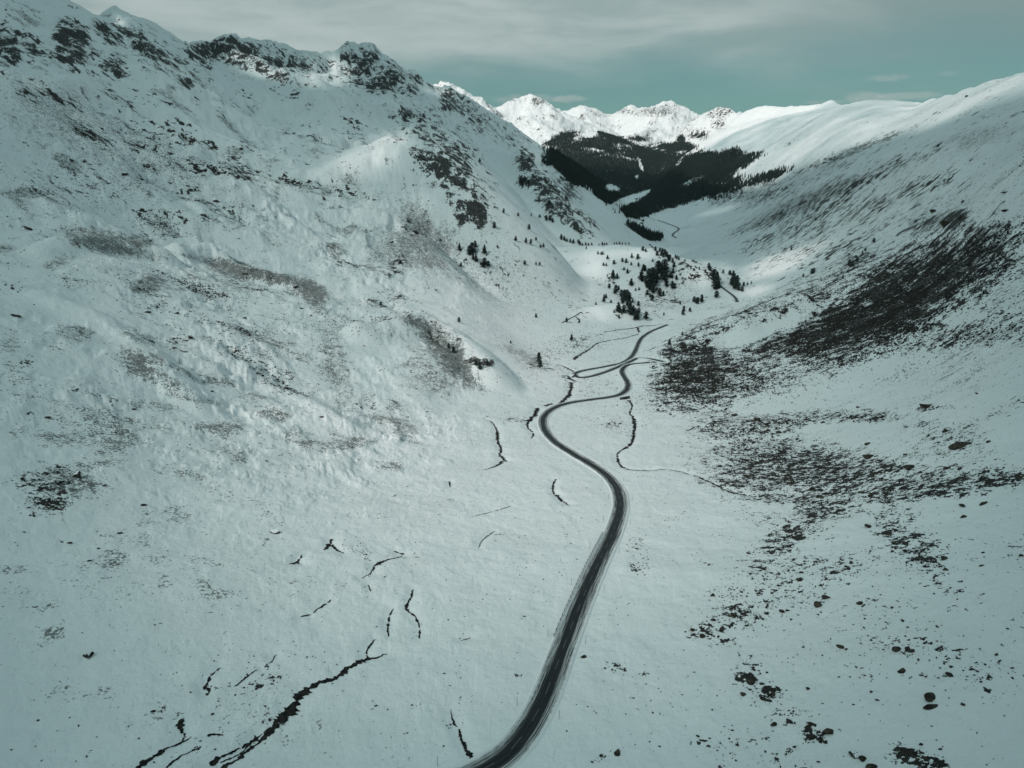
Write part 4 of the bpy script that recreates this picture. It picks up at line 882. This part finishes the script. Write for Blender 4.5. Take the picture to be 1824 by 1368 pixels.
# ------------------------------------------------------------------ conifers
def tree_mats():
    m, n = new_mat('pine_needles')
    pos = n.node('ShaderNodeNewGeometry'); a = n.noise(pos.outputs['Position'], .9, 4, .6)
    nzz = n.node('ShaderNodeSeparateXYZ', {'Vector': pos.outputs['Normal']}).outputs['Z']
    c = n.mixc(n.ss(a, .35, .65), (.012, .022, .020), (.028, .044, .038))
    c = n.mixc(n.math('MULTIPLY', n.ss(n.math('ADD', nzz, n.math('MULTIPLY', a, .8)), 1.25, 1.4), .35), c, (.6, .62, .63))
    b = n.node('ShaderNodeBsdfPrincipled', {'Base Color': c, 'Roughness': .85, 'Specular IOR Level': .15}); finish(n, b.outputs[0], m)
    m2, n = new_mat('pine_bark'); b = n.node('ShaderNodeBsdfPrincipled', {'Base Color': (.045, .035, .028, 1), 'Roughness': .9}); finish(n, b.outputs[0], m2)
    return m, m2
M_LEAF, M_BARK = tree_mats()
def crown_geo(seed, n=340, kind=0):
    r = np.random.default_rng(seed); V, Fc = [], []
    for i in range(n):
        t = r.random() ** .8; h = .12 + .88 * t
        R = (.20 * (1 - t) ** .62 + .015) if kind == 0 else (.24 * math.sin(min(1, (1 - t) * 1.25 + .12) * math.pi / 1.75) ** .8)
        R *= 1 + .35 * math.sin(seed + h * 17) * r.random()
        an = r.uniform(0, 6.283); q = R * r.uniform(.35, 1.08); c = np.array([q * math.cos(an), q * math.sin(an), h])
        s = r.uniform(.025, .055) * (1.15 - .5 * t); out = np.array([math.cos(an), math.sin(an), -.35 + r.normal() * .25]); tang = np.array([-math.sin(an), math.cos(an), r.normal() * .3])
        up_ = np.cross(out, tang)
        b = len(V); V += [c - tang * s - out * s, c + tang * s - out * s, c + out * s * 1.7, c + up_ * s * .8]
        Fc += [[b, b + 1, b + 2], [b, b + 3, b + 1], [b + 1, b + 3, b + 2], [b + 2, b + 3, b]]
    for k in range(3):                                       # dense dark heart
        z0, z1 = .12 + k * .27, .48 + k * .26; rr = (.13, .10, .06)[k]; b = len(V)
        for j in range(6): V.append(np.array([rr * math.cos(j * 1.047), rr * math.sin(j * 1.047), z0 + .03 * (j % 2)]))
        V.append(np.array([0, 0, z1])); Fc += [[b + j, b + (j + 1) % 6, b + 6] for j in range(6)]
    return np.array(V), np.array(Fc)
CROWN = []
for i in range(6):
    co, fc = crown_geo(40 + i, 340, i % 2); CROWN.append(mesh_np('crown_shape', co, fc, M_LEAF, 3, False))
def trunk_geo():
    V, Fc = [], []; 
    for z_, r_ in ((-.06, .026), (.06, .020), (.3, .014), (.9, .003)):
        for j in range(7): V.append([r_ * math.cos(j * .8976), r_ * math.sin(j * .8976), z_])
    for k in range(3):
        for j in range(7): a_ = k * 7 + j; b_ = k * 7 + (j + 1) % 7; Fc.append([a_, b_, b_ + 7, a_ + 7])
    return np.array(V), np.array(Fc)
tv, tf = trunk_geo(); TRUNK = mesh_np('trunk_shape', tv, tf, M_BARK)
def conifer(p, h, label, group):
    e = bpy.data.objects.new('pine_tree', None); C.objects.link(e); e.location = (p[0], p[1], p[2] - .02 * h); e.rotation_euler = (0, 0, rng.uniform(0, 6.28))
    wd_ = h * rng.uniform(1.0, 1.45); e.scale = (wd_, wd_, h); e['label'] = label; e['category'] = 'tree'; e['group'] = group
    link('crown', CROWN[rng.integers(6)], e); link('trunk', TRUNK, e); return e
TZ = [(148,785,35),(735,205,35),(790,215,38),(517,215,30),(575,262,32),(480,275,22),(505,278,24),(650,240,28),(685,250,34),(730,270,24),(796,282,30),(665,315,24),(697,345,36),(565,395,70),(603,395,45),(575,445,18),(532,482,40),(592,530,70),(618,500,40),(640,560,60),(665,600,95),(702,590,70),(672,570,60),(730,455,55),
 (820,410,85),(840,320,50),(855,325,45),(885,400,85),(868,465,50),(915,440,130),(940,410,80),(925,525,80),(970,345,100),(1027,340,105),(988,280,30),(1000,310,40),(1108,345,45),(1090,385,45),(1117,290,40),(1105,250,40),(1070,235,40),(1030,410,50),(1048,465,60),(1105,485,50),(1125,480,35),(1138,400,36),(985,540,55),(1020,550,40),(875,540,40),(918,590,48),(905,470,60),(895,430,60),(860,440,40),
 (800,495,22),(770,500,18),(743,610,34),(795,638,38),(613,690,75),(627,700,50),(662,700,60),(695,640,50),(718,700,75),(730,720,60),(765,715,50),(798,710,48),(768,765,50),(790,765,55),(778,740,60),(862,760,60),(576,700,26),(620,750,30),(485,605,60),(503,570,36),(412,630,22),(548,610,22),(650,590,50),(718,575,45),
 (1270,305,18),(1305,388,26),(1345,310,22),(1400,340,26),(1430,300,40),(1440,320,36),(1475,400,80),(1500,450,100),(1490,490,70),(1520,480,60),(1500,565,52),(1560,345,28),(1620,360,34),(1650,380,50),(1655,440,80),(1680,470,90),(1675,490,70),(1700,500,40),(1730,510,40),(1745,460,30),(1780,450,20),(1640,450,60),(1815,440,20),(1480,440,50),(1468,380,40),
 (1328,620,52),(1368,610,50),(1173,625,24),(1197,720,44),(1260,690,30),(1025,725,22),(1075,990,44),(1192,905,28),(1360,855,24),(1495,900,18),
 (325,125,20),(430,170,20),(460,175,20),(475,175,26),(835,140,32),(862,150,24),(948,140,30),(965,185,36),(990,150,30),(1010,165,40),(1030,180,44),(1050,195,40),(1080,215,34),(1130,205,24),(1160,225,28),(1145,215,24),(1215,235,14),(1280,235,14),(1295,238,16),(1000,185,30),(1020,200,30),(1065,215,34),
 (100,40,30),(130,50,30),(150,58,26),(180,65,30),(205,75,24),(250,62,20),(270,90,24),(290,92,18),(320,92,22),(345,92,18),(375,90,20),(440,92,14),(470,88,20),(490,90,18),(510,88,16),(580,82,16),(600,85,18),(625,84,20),(650,86,18),(680,84,16),(710,84,16),(925,240,24),(930,470,90),(900,500,60),(950,440,60),(880,480,50),(1010,380,60),(1040,380,50),(960,400,70),(690,560,60),(655,620,50),(720,660,60),(750,690,50),(710,600,60),(830,420,30),(1045,430,40),(1100,460,40),(900,560,30)]
TREES = [(980 + a / 5.067, 420 + b / 5.067, c / 5.067) for a, b, c in TZ]
TREES += [(608 + a / 3, b / 3, c / 3) for a, b, c in [(817,1222,28),(1003,1230,24),(932,1290,22),(987,1302,24),(1013,1307,22),(1040,1288,16),(715,1325,30),(632,1345,36),(700,1358,50),(765,1360,40),(685,1368,44),(868,1142,20),(945,1158,14),(1015,1158,12),(1095,1182,24),(1115,1182,24),(1130,1192,20),(1060,1165,12),(1080,1325,18),(1065,1327,14),(1175,1275,16),(1190,1285,18),(1240,1300,16),(1270,1305,18),(1110,1095,20),(980,970,20),(1000,985,18),(960,985,24),(740,870,16)]]
TREES += [(608 + a / 3, 456 + b / 3, c / 3) for a, b, c in [(629,357,24),(1055,575,52),(1062,600,40),(1040,332,20),(212,268,18),(575,497,26),(600,520,30),(720,590,30),(740,610,40),(780,590,30),(905,470,14),(1230,455,30),(720,35,36),(705,25,30),(765,55,36),(785,60,26),(640,60,20),(980,50,20),(1040,50,14),(1060,52,14),(315,45,20)]]
TREES += [(1216 + a / 3, 456 + b / 3, c / 3) for a, b, c in [(643,115,24),(690,100,44),(700,92,36),(905,60,40),(890,45,34),(930,35,40),(855,125,24),(60,250,26),(100,245,30),(75,260,30),(5,300,26)]]
TREES += [(1216 + a / 3, b / 3, c / 3) for a, b, c in [(580,1340,30),(1020,1300,34),(1362,790,20),(960,1360,24),(975,1345,26)]]
TLAB = [(lambda x, y: 1030 < x < 1235 and 445 < y < 538, 'dark pine on the snowy wooded hill', 'pines on the wooded hill'),
        (lambda x, y: 1060 < x < 1160 and y >= 538, 'dark pine on the right flank of the hillock below the wooded hill', 'pines on the hillock'),
        (lambda x, y: y < 445 and x > 990, 'small pine on the skyline ridge behind the wooded hill', 'pines along the crest behind the wooded hill'),
        (lambda x, y: x >= 1235 and x < 1350, 'dark pine beside the bend of the road right of the wooded hill', 'pines around the far road bend'),
        (lambda x, y: x >= 1350, 'stunted dark pine on the streaked right valley side', 'stunted pines on the right valley side'),
        (lambda x, y: x < 1000, 'scattered pine on the steep left flank of the valley', 'scattered pines on the left flank'),
        (lambda x, y: True, 'small pine in the snow near the valley brook', 'pines near the brook')]
UNIQ = {(1009, 575): 'squat dark pine standing alone left of the snowy hillock', (960, 648): 'lone taller pine above the hairpin bend at the foot of the left slope', (1276, 531): 'broad bushy pine right below the far road bend'}
for px, py, hp in TREES:
    h = hit(px, py - .8)
    if h is None: continue
    D = dist(h); H = max(3.0, (hp * (1.12 if px < 1350 else .6) + 1.0) * D / F)
    lab, grp = next((l, g) for f_, l, g in TLAB if f_(px, py))
    size = 'tall ' if hp > 13 else ('tiny ' if hp < 5.5 else 'mid-sized ')
    lab = size + lab.replace('small ', '')
    if lab.endswith('on the snowy wooded hill'): lab += ', on its left shoulder' if px < 1105 else (', in the dense clump at its centre' if 1135 < px < 1190 and 470 < py < 530 else (', towards its right end' if px > 1190 else ''))
    for (ux, uy), ul in UNIQ.items():
        if abs(px - ux) < 2.5 and abs(py - uy) < 3.5: lab = ul
    conifer(h, H, lab, grp)
# far wood: countless spruces on the mountain side
def spruce_low(seed):
    V, Fc = [], []; r = np.random.default_rng(seed)
    for k in range(3):
        z0, z1 = .08 + k * .27, .46 + k * .27; rr = (.20, .15, .09)[k]; b = len(V)
        for j in range(6): q = rr * r.uniform(.75, 1.2); V.append([q * math.cos(j * 1.047), q * math.sin(j * 1.047), z0 + r.uniform(-.03, .03)])
        V.append([0, 0, min(z1, 1.0)]); Fc += [[b + j, b + (j + 1) % 6, b + 6] for j in range(6)]
    return np.array(V), np.array(Fc)
LOW = [spruce_low(i) for i in range(4)]
r = np.random.default_rng(5); nF = 900000
i_ = r.integers(np.searchsorted(AZ, -.05), np.searchsorted(AZ, .42), nF); rr = np.sqrt(r.uniform(2250 ** 2, 7600 ** 2, nF)); aa = AZ[i_] + r.uniform(-.0005, .0005, nF)
x = rr * np.sin(aa); y = rr * np.cos(aa); f_ = sample(x, y, forest) + .35 * fbm(x, y, 130, 4, .6, 401)
near_ = rr < 3200
k_ = (f_ > .5) & (r.random(nF) < np.where(near_, .55, .30) * np.clip((f_ - .5) * 4 + .3, 0, 1))
# sparse fringe
k_ |= (f_ > .26) & (f_ <= .5) & (r.random(nF) < .03)
x, y = x[k_], y[k_]; z = sample(x, y)
Vv, Ff = merge(LOW, x, y, z, r.uniform(9, 19, len(x)), r.uniform(0, 6.3, len(x)), 1.15, -.03)
me = mesh_np('far_spruces', Vv, Ff, M_LEAF, 3, False); link('forest', me, kind='stuff', label='dark spruce forest covering the far mountain side', category='forest')
print('forest trees', len(x))

# ------------------------------------------------------------------ roadside: snow poles, guard rail, culvert, walls
m, n = new_mat('dark_weathered_wood'); b = n.node('ShaderNodeBsdfPrincipled', {'Base Color': (.045, .04, .036, 1), 'Roughness': .8}); finish(n, b.outputs[0], m); M_WOOD = m
m, n = new_mat('galvanised_steel'); b = n.node('ShaderNodeBsdfPrincipled', {'Base Color': (.16, .165, .17, 1), 'Roughness': .5, 'Metallic': .6}); finish(n, b.outputs[0], m); M_STEEL = m
m, n = new_mat('rough_stone_wall'); pos = n.node('ShaderNodeNewGeometry').outputs['Position']
b = n.node('ShaderNodeBsdfPrincipled', {'Base Color': n.mixc(n.noise(pos, 1.5, 4), (.035, .033, .032), (.10, .095, .09)), 'Roughness': .9}); finish(n, b.outputs[0], m); M_WALL = m
m, n = new_mat('roof_snow'); b = n.node('ShaderNodeBsdfPrincipled', {'Base Color': (*SNOW, 1), 'Roughness': .9}); finish(n, b.outputs[0], m); M_RSNOW = m
def boxes(lst, name, mat):
    """lst: (centre, half sizes, rotation z)"""
    V, Fc = [], []
    for c, h, rz in lst:
        b = len(V); cs, sn = math.cos(rz), math.sin(rz)
        for dz in (-1, 1):
            for dx, dy in ((-1, -1), (1, -1), (1, 1), (-1, 1)):
                X, Y = dx * h[0], dy * h[1]; V.append([c[0] + X * cs - Y * sn, c[1] + X * sn + Y * cs, c[2] + dz * h[2]])
        Fc += [[b, b + 3, b + 2, b + 1], [b + 4, b + 5, b + 6, b + 7]] + [[b + j, b + (j + 1) % 4, b + 4 + (j + 1) % 4, b + 4 + j] for j in range(4)]
    return mesh_np(name, np.array(V), np.array(Fc), mat, 4, False)
pole_v, pole_f = [], []
for z_, r_ in ((-.4, .05), (1.6, .045), (2.6, .03), (2.66, .012)):
    for j in range(8): pole_v.append([r_ * math.cos(j * .785), r_ * math.sin(j * .785), z_])
for k in range(3):
    for j in range(8): pole_f.append([k * 8 + j, k * 8 + (j + 1) % 8, k * 8 + 8 + (j + 1) % 8, k * 8 + 8 + j])
POLE = mesh_np('snow_pole_shape', np.array(pole_v), np.array(pole_f), M_WOOD)
k, side = 14, 1
while k < len(fine) - 4:
    for sd in ((1, -1) if fs[k] < 420 else (side,)):
        q = fine[k][:2] + fn[k] * 5.0 * sd
        o = link('snow_pole', POLE, label='thin dark snow pole at the %s edge of the winding road' % ('right' if sd > 0 else 'left'), category='pole', group='snow poles along the %s verge' % ('right' if sd > 0 else 'left'))
        o.location = (q[0], q[1], float(sample(q[0], q[1]))); o.rotation_euler = (rng.normal() * .04, rng.normal() * .04, 0)
    side = -side; k += 56
# guard rail on the valley side of the long straight
ra = np.argmin(np.linalg.norm(fine[:, :2] - hit(1004, 1142)[:2], axis=1)); rb = np.argmin(np.linalg.norm(fine[:, :2] - hit(1088, 952)[:2], axis=1))
seg = fine[ra:rb]; sn_ = fn[ra:rb]; gl = seg[:, :2] - sn_ * 3.4
gr = bpy.data.objects.new('guard_rail', None); C.objects.link(gr); gr['label'] = 'low guard rail on posts along the left edge of the straight road'; gr['category'] = 'guard rail'
G0 = np.array([gl[0][0], gl[0][1], seg[0][2]]); gr.location = G0
V = []
for (x_, y_), p in zip(gl, seg):
    for dz in (.55, .85): V.append([x_ - G0[0], y_ - G0[1], p[2] + dz - G0[2]])
nn_ = len(gl); Fc = [[2 * i, 2 * i + 2, 2 * i + 3, 2 * i + 1] for i in range(nn_ - 1)]
me = mesh_np('rail_band', np.array(V), np.array(Fc), M_STEEL, smooth_=False); rl = link('rail', me, gr)
sol = rl.modifiers.new('thickness', 'SOLIDIFY'); sol.thickness = .06
post = boxes([((0, 0, .35), (.09, .07, .55), 0)], 'rail_post', M_WOOD)
for i in range(2, nn_, 5)[:100] if False else list(range(2, nn_, 5))[:100]:
    o = link('post', post, gr); o.location = (gl[i][0] - sn_[i][0] * .12 - G0[0], gl[i][1] - sn_[i][1] * .12 - G0[1], seg[i][2] - G0[2])
# culvert under the road and stone walls at the bends
def wall_at(px, py, length, height, ang, name, label, cat):
    h = hit(px, py)
    if h is None: return
    r_ = np.random.default_rng(int(px)); e = bpy.data.objects.new(name, None); C.objects.link(e); e.location = h; e.rotation_euler = (0, 0, ang); e['label'] = label; e['category'] = cat
    L = []; nst = int(length / .9)
    for i in range(nst):
        for j in range(int(height / .5)):
            L.append(((-length / 2 + (i + .5) * .9 + r_.uniform(-.05, .05), r_.uniform(-.06, .06), -.6 + j * .5), (.43 + r_.uniform(-.03, .03), .4, .245 + r_.uniform(-.02, .02)), r_.uniform(-.04, .04)))
    link('stonework', boxes(L, 'stone_courses', M_WALL), e)
    link('coping', boxes([((0, 0, height - .55), (length / 2, .5, .10), 0)], 'wall_coping', M_RSNOW), e)
    return e
c_ = wall_at(1113, 711, 9, 3.0, .45, 'culvert', 'dark stone culvert mouth under the road where the brook passes', 'culvert')
if c_: link('opening_shade', boxes([((0, -.45, .3), (1.5, .1, 1.0), 0)], 'culvert_mouth_shade', M_WATER_AND_SHADE), c_)  # solid dark box on the wall stands in for the hollow's shade
wall_at(1020, 672, 8, 2.5, 1.2, 'retaining_wall', 'short dark retaining wall outside the tip of the hairpin bend', 'wall')

# ------------------------------------------------------------------ huts far down the valley
m, n = new_mat('dark_larch_boards'); b = n.node('ShaderNodeBsdfPrincipled', {'Base Color': (.040, .032, .026, 1), 'Roughness': .85}); finish(n, b.outputs[0], m); M_BOARD = m
m, n = new_mat('window_dark'); b = n.node('ShaderNodeBsdfPrincipled', {'Base Color': (.01, .012, .015, 1), 'Roughness': .2}); finish(n, b.outputs[0], m); M_GLASS = m
def hut(px, py, w, l, h_, rz, label):
    p = hit(px, py)
    if p is None: return
    e = bpy.data.objects.new('farm_hut', None); C.objects.link(e); e.location = p; e.rotation_euler = (0, 0, rz); e['label'] = label; e['category'] = 'hut'; e['group'] = 'farm huts on the valley floor'
    V = [[-w, -l, -2], [w, -l, -2], [w, l, -2], [-w, l, -2], [-w, -l, h_], [w, -l, h_], [w, l, h_], [-w, l, h_], [0, -l, h_ * 1.6], [0, l, h_ * 1.6]]
    me = bpy.data.meshes.new('hut_walls'); me.from_pydata(V, [], [(0, 1, 5, 8, 4), (2, 3, 7, 9, 6), (1, 2, 6, 5), (3, 0, 4, 7), (0, 3, 2, 1)]); me.materials.append(M_BOARD); link('wall', me, e)
    o_, rz_ = 1.18, h_ * 1.6 + .15; ez = h_ - .35
    V = []
    for yy_ in (-l * 1.12, l * 1.12):
        V += [[-w * o_, yy_, ez], [0, yy_, rz_], [w * o_, yy_, ez], [w * o_, yy_, ez + .5], [0, yy_, rz_ + .5], [-w * o_, yy_, ez + .5]]
    Fc = [(0, 1, 4, 5), (1, 2, 3, 4), (11, 10, 7, 6), (10, 9, 8, 7)] + [(a_, a_ + 6, (a_ + 1) % 6 + 6, (a_ + 1) % 6) for a_ in range(6)]
    me = bpy.data.meshes.new('hut_roof'); me.from_pydata(V, [], Fc); me.materials.append(M_RSNOW); link('roof', me, e)
    link('door', boxes([((0, -l - .06, 0), (.6, .06, 1.1), 0)], 'hut_door', M_GLASS), e)
    for s__ in (-1, 1): link('window', boxes([((s__ * w * .6, -l - .05, .9), (.4, .05, .4), 0)], 'hut_window', M_GLASS), e)
hut(1143, 393.5, 5, 8, 4.5, .5, 'dark timber hut with a snowy roof, upper of two beside the valley lane')
hut(1142, 397.8, 4.5, 6, 4, .9, 'dark timber hut with a snowy roof, lower of two beside the valley lane')
hut(1134, 355, 7, 10, 5, .2, 'lone dark barn in the snowy clearing under the forest')

# ------------------------------------------------------------------ thin mountain air
m = bpy.data.materials.new('thin_mountain_haze'); m.use_nodes = True; nt = m.node_tree; nt.nodes.clear()
pv = nt.nodes.new('ShaderNodeVolumePrincipled'); pv.inputs['Color'].default_value = (.82, .95, 1.0, 1); pv.inputs['Density'].default_value = 1.6e-5; pv.inputs['Anisotropy'].default_value = .2
nt.links.new(pv.outputs[0], nt.nodes.new('ShaderNodeOutputMaterial').inputs['Volume'])
zl, zh, e = float(GZ.min()) - 1, 1100.0, 23000.0
V = [(x, y, z) for z in (zl, zh) for x, y in ((-e, -e), (e, -e), (e, e), (-e, e))]
me = bpy.data.meshes.new('air_box'); me.from_pydata(V, [], [(3, 2, 1, 0), (4, 5, 6, 7), (0, 1, 5, 4), (1, 2, 6, 5), (2, 3, 7, 6), (3, 0, 4, 7)]); me.materials.append(m)
link('haze', me, kind='stuff', label='thin pale haze filling the valley towards the far peaks', category='haze')
print('highest ground', GZ.max())
